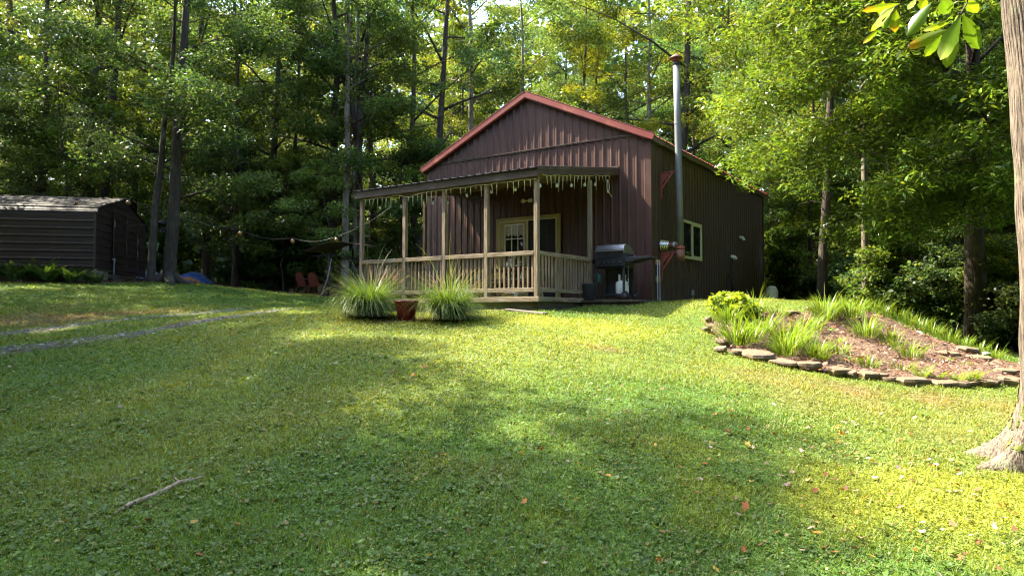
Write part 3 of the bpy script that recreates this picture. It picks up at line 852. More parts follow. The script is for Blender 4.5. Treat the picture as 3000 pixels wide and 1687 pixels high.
# clear bulbs strung inside the porch beam
bs = empty("bulb_string", wor(-2.4, -3.55, 2.45), TH, "string of clear round bulbs hung inside the porch beam", "string lights")
BO = (-2.4, -3.55, 2.45)
BL = [(-5.6, -3.55, 2.25), (-4.9, -3.55, 2.22), (-3.90, -3.55, 2.22), (-3.47, -3.55, 2.20), (-2.91, -3.55, 2.31), (-2.23, -3.55, 2.33), (-1.60, -3.55, 2.32), (-.98, -3.55, 2.33), (-1.0, -2.82, 2.45), (-1.0, -2.17, 2.55), (-1.0, -1.53, 2.66), (-1.0, -1.0, 2.75)]
wire = []
for a, b in zip(BL[:-1], BL[1:]):
    a, b = Vector(a) + Vector((0, 0, .10)), Vector(b) + Vector((0, 0, .10))
    for k in range(6):
        t = k / 6; wire.append(a.lerp(b, t) + Vector((0, 0, .06 * math.sin(t * math.pi))))
wire.append(Vector(BL[-1]) + Vector((0, 0, .1)))
MB(BO).tube(wire, .006, 6).build("wire", M['black_matt'], bs)
for p in BL:
    sk = MB(BO).tube([Vector(p) + Vector((0, 0, .105)), Vector(p) + Vector((0, 0, .045))], .016, 8).build("socket", M['black_matt'], bs, True)
    MB(BO).lathe([(0, -.05), (.022, -.042), (.034, -.018), (.034, .006), (.022, .032), (.013, .05)], 12, p).build("bulb", M['bulb'], sk, True)

# platform beside the porch, with the gas grill
st = empty("side_platform", wor(-.24, -1.05, -.28), TH, "low dark concrete and timber step beside the porch", "step")
SO = (-.24, -1.05, -.28)
MB(SO).box(-.855, .45, -2.0, -.12, -.105, -.05).build("slab", M['dark_wood'], st, bevel=0.008)
MB(SO).box(-.855, .40, -1.95, -.14, -.42, -.107).build("block_base", mat("stained_block", (0.10, 0.07, 0.05), (0.05, 0.038, 0.028), 0.9, 6, bump=0.4), st)

g = empty("gas_grill", wor(-.4, -1.1, -.048), TH, "black gas grill with steel lid and side shelves beside the porch", "grill")
GO = (-.4, -1.1, -.048)
gx0, gx1, gf, gb = -.80, -.06, -1.40, -.86
lid_prof = [(gf, 1.085), (gf - .012, 1.12), (gf + .03, 1.215), (gf + .10, 1.245), (gf + .30, 1.225), (gf + .46, 1.15), (gb + .02, 1.06), (gb + .02, 1.03), (gf, 1.03)]
MB(GO).prism(lid_prof, (gx0 + .01, 0, 0), (0, 1, 0), (0, 0, 1), (1, 0, 0), gx1 - gx0 - .02).build("lid", M['steel'], g, bevel=0.006)
MB(GO).box(gx0 + .03, gx1 - .03, gf - .022, gf - .006, .93, 1.083).build("lid_front", M['black'], g, bevel=0.006)
MB(GO).tube([(gx0 + .02, gf - .045, 1.085), (gx1 - .02, gf - .045, 1.085)], .013, 10).box(gx0 + .06, gx0 + .08, gf - .045, gf, 1.078, 1.092).box(gx1 - .08, gx1 - .06, gf - .045, gf, 1.078, 1.092).build("lid_handle", M['steel'], g)
MB(GO).box(gx0, gx1, gf, gb, .70, 1.03).build("firebox", M['black_matt'], g, bevel=0.01)
MB(GO).prism([(gf - .04, .74), (gf - .002, .70), (gf - .002, .92), (gf - .015, .92)], (gx0 + .005, 0, 0), (0, 1, 0), (0, 0, 1), (1, 0, 0), gx1 - gx0 - .01).build("control_panel", M['black'], g)
for k in range(5):
    x = gx0 + .12 + k * (gx1 - gx0 - .22) / 4
    kn = MB(GO).lathe([(.026, 0), (.024, .02), (.016, .024), (.0, .024)], 12, (x, gf - .034, .82), Matrix.Rotation(math.radians(82), 3, 'X')).build("knob", M['black'], g, True)
    MB(GO).box(x - .018, x + .018, gf - .0615, gf - .0585, .817, .825).build("knob_mark", M['steel'], kn)
for x0, x1, z in ((gx0 - .36, gx0 - .004, .90), (gx1 + .004, gx1 + .60, .92)):
    m_ = MB(GO)
    if x0 < gx0: m_.prism([(gf + .03, z), (gf + .03, z + .012), (gb, z + .012), (gb, z - .05), (gf + .14, z - .06)], (x0, 0, 0), (0, 1, 0), (0, 0, 1), (1, 0, 0), x1 - x0)
    else:
        m_.prism([(x0, z - .10), (x0, z + .012), (x1 - .01, z + .012), (x1, z - .01), (x1 - .02, z - .03), (x0 + .34, z - .045), (x0 + .15, z - .10)], (0, gf + .02, 0), (1, 0, 0), (0, 0, 1), (0, 1, 0), gb - gf - .04)
    m_.build("side_shelf", M['black_matt'], g, bevel=0.006)
MB(GO).lathe([(.045, 0), (.05, .02), (.02, .03), (.016, .06), (0, .065)], 10, (gx1 + .16, -1.2, .932)).build("burner_cap", M['black'], g, True)
for x, y in ((gx0 + .02, gf + .03), (gx1 - .03, gf + .03), (gx0 + .02, gb - .03), (gx1 - .03, gb - .03)):
    zb = .0 if x < -.4 else .075
    MB(GO).box(x - .024, x + .024, y - .024, y + .024, zb, .70).build("leg", M['black_matt'], g, bevel=0.004)
    if x < -.4: MB(GO).box(x - .02, x + .02, y - .02, y + .02, -.002, .06).build("foot", M['grey'], g)
MB(GO).box(gx0 + .05, gx1 - .06, gf + .04, gb - .04, .07, .10).build("bottom_shelf", M['black_matt'], g)
MB(GO).box(gx0 + .05, gx1 - .06, gb - .012, gb, .10, .70).build("back_panel", M['black_matt'], g)
for y in (gf + .0, gb):
    RX = Matrix.Rotation(math.pi / 2, 3, 'X')
    wh = MB(GO).lathe([(.058, -.022), (.080, -.022), (.083, -.012), (.083, .012), (.080, .022), (.058, .022), (.058, -.022)], 24, (gx1 + .01, y, .082), RX).build("wheel", M['black_matt'], g, True)
    sp = MB(GO).lathe([(.0, -.02), (.02, -.02), (.02, .02), (.0, .02)], 12, (gx1 + .01, y, .082), RX)
    for k in range(6):
        a = k * math.pi / 3
        sp.beam((gx1 + .01 + .015 * math.cos(a), y, .082 + .015 * math.sin(a)), (gx1 + .01 + .06 * math.cos(a), y, .082 + .06 * math.sin(a)), .016, .022, (0, 1, 0))
    sp.build("hub", M['wheel'], wh)
MB(GO).tube([(-.30, -1.15, .70), (-.31, -1.16, .6), (-.28, -1.14, .52), (-.25, -1.13, .47)], .008, 6).build("gas_hose", M['black_matt'], g)
MB(GO).tube([(gx1 + .05, gf + .1, .82), (gx1 + .05, gf + .1, .45)], .004, 5).box(gx1 + .04, gx1 + .06, gf + .09, gf + .11, .30, .45).build("lighter_chain", M['grey'], g)

tk = empty("propane_tank", wor(-.245, -1.13, .052), TH, "white propane tank standing on the grill's bottom shelf", "gas tank")
TO = (-.245, -1.13, .052)
MB(TO).lathe([(.10, 0), (.105, .03), (.14, .035), (.152, .07), (.152, .27), (.140, .315), (.10, .35), (.05, .365), (0, .37)], 28, TO).build("cylinder", M['tank'], tk, True, 0)
MB(TO).lathe([(.102, -.0), (.108, .0), (.108, .03), (.102, .03)], 28, TO).build("foot_ring", M['tank'], tk, True)
for a in (-2.2, 0.95):
    co = MB(TO)
    n_ = 8; vs = []
    for k in range(n_ + 1):
        t = a - .62 + 1.24 * k / n_
        for r, z in ((.088, .352), (.088, .50), (.082, .50), (.082, .352)): vs.append((TO[0] + r * math.cos(t), TO[1] + r * math.sin(t), TO[2] + z))
    fs = [(i * 4 + j, i * 4 + (j + 1) % 4, i * 4 + 4 + (j + 1) % 4, i * 4 + 4 + j) for i in range(n_) for j in range(4)] + [(3, 2, 1, 0), tuple(n_ * 4 + j for j in range(4))]
    co.add(vs, fs).build("valve_guard", M['tank'], tk)
MB(TO).lathe([(.024, 0), (.024, .05), (.034, .055), (.034, .085), (0, .09)], 12, (TO[0], TO[1], TO[2] + .368)).build("valve", M['rust'], tk, True)
MB(TO).lathe([(.088, -.001), (.0885, .001)], 24, (TO[0], TO[1], TO[2] + .20)).build("weld_seam", M['tank'], tk)

bn = MB()
bn.lathe([(.10, 0), (.125, .02), (.15, .36), (.16, .38), (.15, .385), (.14, .36), (.115, .03), (0, .03)], 20)
bno = tag(bn.build("black_bucket", M['black_matt'], None, True), "black plastic bucket between the porch rail and the grill", "bucket")
bno.location = wor(-.80, -1.72, -.05)
gcn = MB().lathe([(.06, 0), (.085, .03), (.085, .19), (.05, .24), (.03, .26), (0, .26)], 16)
gco = tag(gcn.build("green_can", M['green_pl'], None, True), "dark green can hanging on the rail post by the grill", "can")
gco.location = wor(-.80, -1.28, .35)
# white cylinder behind the far corner of the house
wt = MB().lathe([(.19, 0), (.21, .03), (.21, .62), (.17, .74), (.08, .80), (0, .81)], 20)
wto = tag(wt.build("gas_cylinder", M['tank'], None, True), "pale upright gas cylinder at the far back corner of the house", "cylinder")
wto.location = wor(0.30, 10.15, -.16)

# ------------------------------------------------------------------ metal shed on the left
SH = math.radians(10.66)
so = Vector((-12.62, 21.5, 2.95))
shed = empty("metal_shed", so, SH, "dark brown metal shed with rounded eaves and horizontal ribs at the left", "shed")
LS, WS = 8.0, 4.9
sec = [(0, 0), (0, 1.66), (.07, 1.80), (.22, 1.92), (.45, 2.00), (WS / 2, 2.52), (WS - .45, 2.00), (WS - .22, 1.92), (WS - .07, 1.80), (WS, 1.66), (WS, 0)]


def shed_skin(mb, sec, x0, x1):
    P = [Vector((0, a, b)) for a, b in sec]
    seg = [(P[i + 1] - P[i]).length for i in range(len(P) - 1)]
    tot = sum(seg)
    def at_s(s):
        s = max(0, min(tot - 1e-6, s))
        for i, L_ in enumerate(seg):
            if s <= L_:
                t = (P[i + 1] - P[i]) / L_
                return P[i] + t * s, Vector((0, -t.z, t.y)), t
            s -= L_
    cut = sorted({round(sum(seg[:i]), 4) for i in range(len(seg) + 1)})
    prof = [(s, h) for s, h in rib_profile(tot, .229, .024, .08, False)] + [(c, 0) for c in cut]
    prof = sorted(prof)
    vs = []
    for s, h in prof:
        p, n, _ = at_s(s)
        inb = any(abs(s - q) < .012 for q in ()) 
        for x in (x0, x1):
            q = p + n * h
            vs.append((x, q.y, q.z))
    mb.add(vs, [(2 * i, 2 * i + 2, 2 * i + 3, 2 * i + 1) for i in range(len(prof) - 1)])
    return mb


shed_skin(MB(), sec[:2], -LS, 0).build("side_wall", M['shed'], shed)
shed_skin(MB(), sec[1:10], -LS, 0.06).build("roof", M['shed_roof'], shed)
shed_skin(MB(), sec[9:], -LS, 0).build("side_wall", M['shed'], shed)


def top_at(y):
    for (a, b), (c, d) in zip(sec[1:-2], sec[2:-1]):
        if a <= y <= c and c > a: return b + (d - b) * (y - a) / (c - a)
    return 1.66


def end_panel(ya, yb, zb, zt_fn, x, h=.022):
    mb = MB(); zs = [(zb, 0)]
    z = .10
    while z < 2.5:
        for q, e in ((-.02, 0), (-.009, h), (.009, h), (.02, 0)): zs.append((z + q, e))
        z += .229
    nseg = max(2, int((yb - ya) / .15)); vs = []
    for k in range(nseg + 1):
        y = ya + (yb - ya) * k / nseg; tz = zt_fn(y)
        for z, e in zs: vs.append((x + e if z < tz else x, y, min(max(z, zb), tz)))
        vs.append((x, y, tz))
    n_ = len(zs) + 1
    mb.add(vs, [(i * n_ + j, (i + 1) * n_ + j, (i + 1) * n_ + j + 1, i * n_ + j + 1) for i in range(nseg) for j in range(n_ - 1)])
    return mb


end_panel(0.0, WS, 0.0, top_at, 0.0).build("end_wall", M['shed'], shed)
MB().box(0, .03, .02, WS - .02, -.02, .05).box(-.02, .035, -.015, .05, -.02, 1.70).build("corner_trim", M['brown'], shed)
dr = end_panel(1.45, 3.75, 0.06, lambda y: 1.93, 0.034).build("door", M['shed'], shed)
for y in (1.42, 2.62, 3.75):
    MB().box(.058, .075, y - .025, y + .025, .05, 1.96).build("door_batten", M['brown'], dr)
MB().box(.058, .078, 1.42, 3.78, 1.93, 1.98).build("door_batten", M['brown'], dr)
for y, z in ((1.46, 1.55), (1.46, .35), (3.72, 1.2), (3.72, .75)):
    MB().box(.077, .09, y - .03, y + .03, z - .10, z + .10).build("hinge", M['grey'], dr)
MB().box(.078, .10, 1.30, 1.55, .36, .42).tube([(.09, 1.44, .36), (.09, 1.40, -.18)], .018, 6).build("latch", M['grey'], dr)
MB().box(-.04, .06, -.03, 1.0, -.5, -.12).box(-.04, .06, -.028, 1.0, -.115, -.03).build("base_timber", M['grey_wood'], shed)
MB().box(-LS, -.045, .0, .2, -.6, -.03).box(-LS, -.055, .2, WS, -.6, -.06).box(-.05, .30, 1.05, 3.9, -.55, -.10).build("base_block", M['dark_wood'], shed)

# ------------------------------------------------------------------ yard furniture behind the porch


def metal_chair(loc, rz, label):
    c = empty("lawn_chair", loc, rz, label, "chair", "red metal chairs by the fire pit"); c.scale = (.82, .82, .82)
    bk = MB(); vs = []; nz_, nx_ = 9, 9
    for layer in (0, 1):
        for i in range(nz_):
            t = i / (nz_ - 1)
            for j in range(nx_):
                u = -1 + 2 * j / (nx_ - 1)
                w_ = .24 * (1 - .10 * t) * (1 if t < .8 else math.sqrt(max(.05, 1 - ((t - .8) / .22) ** 2 * .45)))
                zz = .40 + .50 * t + (.05 * (1 - u * u) if t > .85 else 0)
                vs.append((u * w_, .12 + .20 * t - .035 * (1 - u * u) + layer * .012, zz))
    n1 = nz_ * nx_
    fs = []
    for i in range(nz_ - 1):
        for j in range(nx_ - 1):
            a = i * nx_ + j
            fs += [(a, a + 1, a + nx_ + 1, a + nx_), (n1 + a + nx_, n1 + a + nx_ + 1, n1 + a + 1, n1 + a)]
    bk.add(vs, fs).build("backrest", M['chair'], c, True)
    se = MB()
    se.add([(-.24, -.30, .40), (.24, -.30, .40), (.235, .14, .36), (-.235, .14, .36), (-.24, -.32, .37), (.24, -.32, .37), (.235, .14, .345), (-.235, .14, .345)],
           [(0, 1, 2, 3), (7, 6, 5, 4), (0, 4, 5, 1), (1, 5, 6, 2), (2, 6, 7, 3), (3, 7, 4, 0)])
    se.build("seat", M['chair'], c)
    for s in (-1, 1):
        f = MB().tube([(s * .27, .26, .66), (s * .28, -.30, .60), (s * .28, -.34, .54), (s * .27, -.20, .03), (s * .27, .0, .015), (s * .27, .34, .02)], .013, 7)
        f.tube([(s * .27, .10, .36), (s * .26, .34, .02)], .012, 6)
        f.build("arm_frame", M['chair'], c, True)
    MB().tube([(-.27, .34, .02), (.27, .34, .02)], .012, 6).build("stretcher", M['chair'], c, True)
    MB().tube([(-.27, -.15, .14), (.27, -.15, .14)], .010, 6).build("stretcher", M['chair'], c, True)
    return c


metal_chair((-7.28, 25.0, hz(-7.28, 25.0)), math.radians(150), "red metal lawn chair farther from the fire pit, blotched with wear")
metal_chair((-6.83, 24.9, hz(-6.83, 24.9)), math.radians(160), "red metal lawn chair next to the dark fire pit box")

gz0 = hz(-6.05, 24.4) - .03
fp = empty("fire_pit", (-6.0, 24.5, gz0), math.radians(-12), "rusty fire pit box under a bent sheet metal canopy on poles", "fire pit")
fb = MB()
for a, b, c_, d_ in ((-.45, .45, -.45, -.42), (-.45, .45, .42, .45), (-.45, -.42, -.42, .42), (.42, .45, -.42, .42)): fb.box(a, b, c_, d_, 0, .46)
fb.build("fire_box", M['rustbox'], fp)
for x, y in ((-.10, -.47), (.47, .2), (-.2, .5)):
    MB().tube([(x, y, 0), (x, y, 1.52 + (.18 if x > 0 else 0))], .026, 8).build("pole", M['black_matt'], fp, True)
MB().lathe([(.05, 0), (.05, .03), (0, .03)], 10, (-.10, -.47, .72)).build("pole_clamp", M['black_matt'], fp)
for p0, p1 in (((-.75, -.46, 1.42), (.5, -.45, 1.42)), ((.1, -.2, 1.30), (1.0, .6, 1.38)), ((-.1, -.47, 1.05), (.9, .2, 1.0)), ((-.2, .5, 1.40), (.6, .5, 1.40))):
    MB().beam(p0, p1, .03, .03).build("cross_bar", M['black_matt'], fp)
cn = MB(); vs = []; na = 13
for i in range(na):
    t = i / (na - 1)
    for layer in (0, 1):
        for yy in (-.85, .9):
            x = -.85 + 1.9 * t
            zz = 1.60 + .30 * math.sin(min(t / .62, 1) * math.pi / 2) ** 1.3 - (.10 * ((t - .62) / .38) ** 1.5 if t > .62 else 0) + .05 * yy
            vs.append((x, yy, zz - layer * .015))
cn.add(vs, [f for i in range(na - 1) for f in ((4 * i, 4 * i + 4, 4 * i + 5, 4 * i + 1), (4 * i + 3, 4 * i + 7, 4 * i + 6, 4 * i + 2), (4 * i, 4 * i + 2, 4 * i + 6, 4 * i + 4), (4 * i + 1, 4 * i + 5, 4 * i + 7, 4 * i + 3))]
       + [(0, 1, 3, 2), (4 * na - 4, 4 * na - 2, 4 * na - 1, 4 * na - 3)])
cn.build("canopy", M['rustbox'], fp)
pk = MB().tube([(0, 0, 0), (.22, .05, .62), (.33, .08, 1.28)], [.028, .024, .02], 7)
pko = tag(pk.build("wooden_stake", M['deadwood'], None, True), "crooked pale wooden stake leaning against the fire pit", "stake")
pko.location = (-6.42, 23.95, hz(-6.42, 23.95))

# blue tarps behind the pair of trees
def heap(name, c, rx, ry, h, m, label, seed, cat="tarp"):
    rng = np.random.default_rng(seed); f1 = fields(rng, 8, 2.0, 7.0)
    n = 34; t, r = np.meshgrid(np.linspace(0, 2 * np.pi, 49)[:-1], np.linspace(0, 1, n))
    x = c[0] + rx * r * np.cos(t) * (1 + .12 * np.sin(3 * t + seed)); y = c[1] + ry * r * np.sin(t)
    z = H(x, y) + h * np.clip(1 - r ** 2, 0, 1) ** .7 * (1 + .25 * f1(x, y)) + .03 * f1(x * 2, y * 2) * (r < .97) - .02 * (r > .97)
    idx = np.arange(x.size).reshape(x.shape)
    q = np.stack([idx[:-1, :], np.roll(idx, -1, 1)[:-1, :], np.roll(idx, -1, 1)[1:, :], idx[1:, :]], -1).reshape(-1, 4)
    o = np_obj(name, np.c_[x.ravel(), y.ravel(), z.ravel()], q[:, ::-1], m, smooth=True)
    return tag(o, label, cat)


heap("tarp_mound", (-13.2, 29.4), .95, .8, .36, M['tarp'], "domed blue tarp mound at the wood edge behind the trees", 3)
heap("flat_tarp", (-13.55, 28.2), 1.15, .7, .12, M['tarp'], "crumpled blue tarp lying flat in front of the mound", 5)
heap("pale_tarp", (-14.65, 28.6), .62, .6, .34, M['tarp_pale'], "pale greyish tarp heap showing between the two tree trunks", 8)
heap("dirt_heap", (-12.95, 28.45), .55, .35, .20, mat("orange_soil", (.30, .14, .06), (.17, .08, .04), .95, 8, bump=.6), "small heap of orange soil on the blue tarp", 9, "soil heap")

# hanging basket and bird feeder between the pair of trees
hb = empty("hanging_basket", (-11.45, 22.7, 3.60), 0, "pale green hanging basket between the two tree trunks", "hanging basket")
MB().lathe([(.10, 0), (.14, .02), (.19, .24), (.20, .26), (.18, .26), (.13, .04), (0, .04)], 20).build("basket", M['mint'], hb, True)
MB().tube([(-.18, 0, .26), (0, 0, .95), (.18, 0, .26)], .006, 5).tube([(0, -.18, .26), (0, 0, .95), (0, .18, .26)], .006, 5).tube([(0, 0, .95), (.35, .05, 1.05), (.72, .08, 1.0)], .012, 6).build("hanger", M['black_matt'], hb)
bf = MB().lathe([(.0, .0), (.18, .02), (.18, .05), (.08, .07), (.08, .28), (.21, .30), (.12, .40), (.02, .46), (0, .46)], 16)
bfo = tag(bf.build("bird_feeder", M['black_matt'], None, True), "dark roofed bird feeder hanging above the green basket", "bird feeder")
bfo.location = (-11.25, 22.9, 4.18)

# the long string of amber bulbs from porch to trees
YB = [(-2.7, 17.0, 4.25), (-4.07, 16.5, 3.32), (-5.24, 17.0, 3.34), (-6.5, 17.0, 3.53), (-8.92, 16.5, 4.19), (-9.81, 16.0, 4.10), (-11.4, 15.0, 4.5), (-13.3, 15.2, 5.6)]
yo = empty("amber_bulb_string", YB[1], 0, "long sagging yard string of round amber bulbs from porch to trees", "string lights")
wy = []
for a, b in zip(YB[:-1], YB[1:]):
    for k in range(5): wy.append(Vector(a).lerp(Vector(b), k / 5) + Vector((0, 0, .07 - .10 * math.sin(k / 5 * math.pi))))
wy.append(Vector(YB[-1]))
MB(YB[1]).tube(wy, .004, 5).build("wire", M['black_matt'], yo)
for p in YB[1:7]:
    sk = MB(YB[1]).tube([Vector(p) + Vector((0, 0, .08)), Vector(p) + Vector((0, 0, .03))], .018, 8).build("socket", M['black_matt'], yo)
    MB(YB[1]).lathe([(0, -.058), (.03, -.048), (.046, -.018), (.046, .01), (.030, .032), (.018, .045)], 14, p).build("bulb", M['amber'], sk, True)

# planter pot, planks, fallen branch
pz = hz(-1.84, 12.46) - .01
po = empty("planter_pot", (-1.84, 12.46, pz), 0, "glossy oxblood planter pot between two fountain grass clumps", "pot")
MB().lathe([(0, 0), (.130, 0), (.140, .012), (.172, .18), (.196, .30), (.216, .335), (.218, .352), (.206, .36), (.190, .352), (.178, .31), (.165, .24), (0, .24)], 40).build("pot_body", M['pot'], po, True)
MB().lathe([(0, .262), (.10, .268), (.168, .26), (.168, .255), (0, .255)], 24).build("soil", M['soil'], po, True)
for (xa, ya), (xb, yb), lab in (((-1.0, 14.42), (-.02, 14.10), "left plank of the three old boards lying before the porch"),
                                ((-.10, 14.17), (.34, 13.86), "short middle plank of the three boards lying before the porch"),
                                ((.20, 13.92), (.64, 13.50), "right plank of the boards lying on grass by the porch corner")):
    p0 = Vector((xa, ya, hz(xa, ya) + .05)); p1 = Vector((xb, yb, hz(xb, yb) + .045))
    o = tag(MB(p0).beam(p0, p1, .16, .035).build("old_plank", M['grey_wood'], None, bevel=.004), lab, "plank", "old planks before the porch")
    o.location = p0
br = [(-2.60, 4.72), (-2.58, 4.86), (-2.54, 5.0), (-2.47, 5.14), (-2.43, 5.27), (-2.36, 5.38), (-2.33, 5.47)]
pts = [Vector((x, y, hz(x, y) + .010 + .008 * math.sin(i * 2))) for i, (x, y) in enumerate(br)]
bo = MB(pts[0]).tube(pts, [.010, .018, .022, .021, .018, .014, .008], 9).tube([pts[4], pts[4] + Vector((-.05, .05, .012)), pts[4] + Vector((-.09, .11, .014))], [.010, .007, .004], 6)
bo = tag(bo.build("fallen_branch", M['deadwood'], None, True), "bleached fallen branch lying in the lawn in the front left", "branch"); bo.location = pts[0]

# ------------------------------------------------------------------ edging stones of the bed
STONES = [(3.61, 13.31, .24), (3.38, 12.42, .26), (3.4, 11.72, .40), (3.26, 11.05, .20), (3.44, 11.0, .16), (3.72, 10.84, .41), (4.0, 10.62, .32), (4.30, 10.42, .33), (4.66, 10.32, .30),
          (4.84, 10.55, .15), (4.86, 10.25, .16), (5.06, 10.16, .26), (5.24, 10.22, .16), (5.34, 10.06, .16), (5.62, 9.98, .40), (5.90, 9.90, .22), (6.14, 9.87, .25), (6.38, 9.87, .22),
          (6.62, 9.92, .26), (6.95, 10.0, .38), (7.33, 10.62, .47), (7.25, 11.9, .54), (7.75, 11.83, .28), (6.9, 12.13, .17), (7.86, 12.41, .44), (7.45, 10.30, .25), (5.45, 13.94, .41), (5.95, 14.17, .28)]
SLAB = ["small brown stone at the far left end of the bed edging", "flat grey topped stone near the left end of the bed edging", "large tilted slab with moss at the left curve of the bed edging",
        "pale stone just below the large tilted slab", "small dark stone beside the daylilies at the left curve of the edging", "long flat stone below the left fern clump in the bed edging",
        "flat stone right of the long stone in the edging", "tan flat stone following the bed's front edge", "long low stone in the middle of the bed's front edge",
        "small upright chip of stone set back behind the front edging", "dark wedge stone in the middle of the front edging", "dark slab right of the wedge stone in the front edging",
        "small dark stone set back above the dark slab", "thin stone between dark slab and long right slab", "long thick slab in the right half of the front edging",
        "stone in front of the right ferns", "low stone among the right ferns in the edging", "rough stone between fern fronds on the front edge", "stone right of the ferns in the front edging",
        "wide slab at the right end of the front edging", "upper tier slab at the right end of the bed", "large dark slab set into the right slope of the mulch bank", "dark stone on the crest above the right end of the bed",
        "small dark stone half buried in the right slope of mulch", "broad stone lying on the right shoulder of the bank", "stone under the upper tier slab at the right end", "brown flat stone on the crest at the back of the bed", "tan stone on the crest left of the big daylily clump"]


def stone(x, y, w, i):
    rng = random.Random(100 + i)
    n = 11; d = w * rng.uniform(.45, .85); w *= rng.uniform(.95, 1.3); hh = min(.075, .03 + w * .09) * rng.uniform(.7, 1.25)
    if i in (20, 21, 24): hh = .07
    top, mid_, bot = [], [], []
    for k in range(n):
        a = 2 * math.pi * k / n
        r = rng.uniform(.72, 1.12) / max(abs(math.cos(a)), abs(math.sin(a))) ** .4
        px, py = math.cos(a) * r * w * .56, math.sin(a) * r * d * .56
        top.append((px * .93, py * .93, hh * rng.uniform(.85, 1.1)))
        mid_.append((px * 1.03, py * 1.03, hh * .5 * rng.uniform(.8, 1.2)))
        bot.append((px * .85, py * .85, -.03))
    vs = top + mid_ + bot + [(0, 0, hh * 1.02)]
    fs = [(k, (k + 1) % n, 3 * n) for k in range(n)]
    for b in (0, n): fs += [(b + n + k, b + n + (k + 1) % n, b + (k + 1) % n, b + k) for k in range(n)]
    o = MB().add(vs, fs).build("edging_stone", M['stone'])
    o.location = (x + rng.uniform(-.04, .04), y + rng.uniform(-.06, .06), hz(x, y) + rng.uniform(.02, .05))
    e = .3
    sx = (hz(x + e, y) - hz(x - e, y)) / (2 * e); sy = (hz(x, y + e) - hz(x, y - e)) / (2 * e)
    j = max(1, min(len(STONES) - 2, i))
    rz = math.atan2(STONES[j + 1][1] - STONES[j - 1][1], STONES[j + 1][0] - STONES[j - 1][0]) if i < 20 and i not in (9, 12) else rng.uniform(-.5, .2)
    o.rotation_euler = (math.atan(sy) * .8 + rng.uniform(-.05, .16), -math.atan(sx) * .7 + rng.uniform(-.10, .10), rz + rng.uniform(-.22, .22))
    tag(o, SLAB[i], "stone", "flat edging stones around the mulch bed")


for i, (x, y, w) in enumerate(STONES): stone(x, y, min(w, .34 if i > 18 else .42) * .98, i)

# ------------------------------------------------------------------ leaves: arrays of folded quads


def rand_dirs(rng, n, tilt):
    nrm = np.c_[rng.normal(0, tilt, (n, 2)), np.ones(n)]
    nrm /= np.linalg.norm(nrm, axis=1)[:, None]
    a = rng.uniform(0, 2 * np.pi, n)
    d = np.c_[np.cos(a), np.sin(a), np.zeros(n)]
    d -= nrm * (d * nrm).sum(1)[:, None]; d /= np.linalg.norm(d, axis=1)[:, None] + 1e-9
    return d, nrm


def leaf_quads(p, d, nrm, L_, W_, fold=.18, wide=.45):
    """p base, d direction, nrm normal; returns vertices (4 per leaf) and quads"""
    s = np.cross(nrm, d); L_ = np.asarray(L_)[:, None]; W_ = np.asarray(W_)[:, None]
    v = np.stack([p, p + d * L_ * wide + s * W_ / 2 + nrm * W_ * fold, p + d * L_, p + d * L_ * wide - s * W_ / 2 + nrm * W_ * fold], 1).reshape(-1, 3)
    return v, np.arange(len(v)).reshape(-1, 4)


def leaf_cols(rng, n, base, vary=.28, yellow=.10, hot=(.20, .20, .03), grp=None):
    b = np.array(base)[None] * np.exp(rng.normal(0, vary, n))[:, None]
    b = b * (1 + rng.normal(0, .08, (n, 3)))
    if grp is not None: b = b * grp[:, None]
    y = rng.random(n) < yellow
    b[y] = b[y] * .4 + np.array(hot) * rng.uniform(.5, 1.1, (y.sum(), 1)) * .6
    return np.clip(np.repeat(b, 4, 0), .002, .9)


def clump_leaves(rng, cl, per, size, aspect=.6, tilt=.55, base=(.055, .095, .022), droop=0.0, yellow=.08, flat=.55):
    """cl: (n,4) cluster centres and radii; per leaves for a cluster of radius 1"""
    cl = np.asarray(cl); cnt = np.maximum(6, (per * cl[:, 3] ** 2)).astype(int)
    rep = np.repeat(np.arange(len(cl)), cnt); n = len(rep)
    off = rng.normal(0, 1, (n, 3)); off /= np.maximum(1, np.linalg.norm(off, axis=1)[:, None] / 1.7)
    off *= np.array([.52, .52, .52 * flat])
    p = cl[rep, :3] + off * cl[rep, 3:4]
    d, nr = rand_dirs(rng, n, tilt)
    if droop:
        d[:, 2] -= droop * rng.random(n); d /= np.linalg.norm(d, axis=1)[:, None]
        nr -= d * (nr * d).sum(1)[:, None]; nr /= np.linalg.norm(nr, axis=1)[:, None] + 1e-9
    L_ = size * np.exp(rng.normal(0, .22, n))
    v, q = leaf_quads(p, d, nr, L_, L_ * aspect * rng.uniform(.8, 1.2, n))
    grp = np.exp(rng.normal(0, .16, len(cl)))[rep]
    return v, q, leaf_cols(rng, n, base, yellow=yellow, grp=grp)


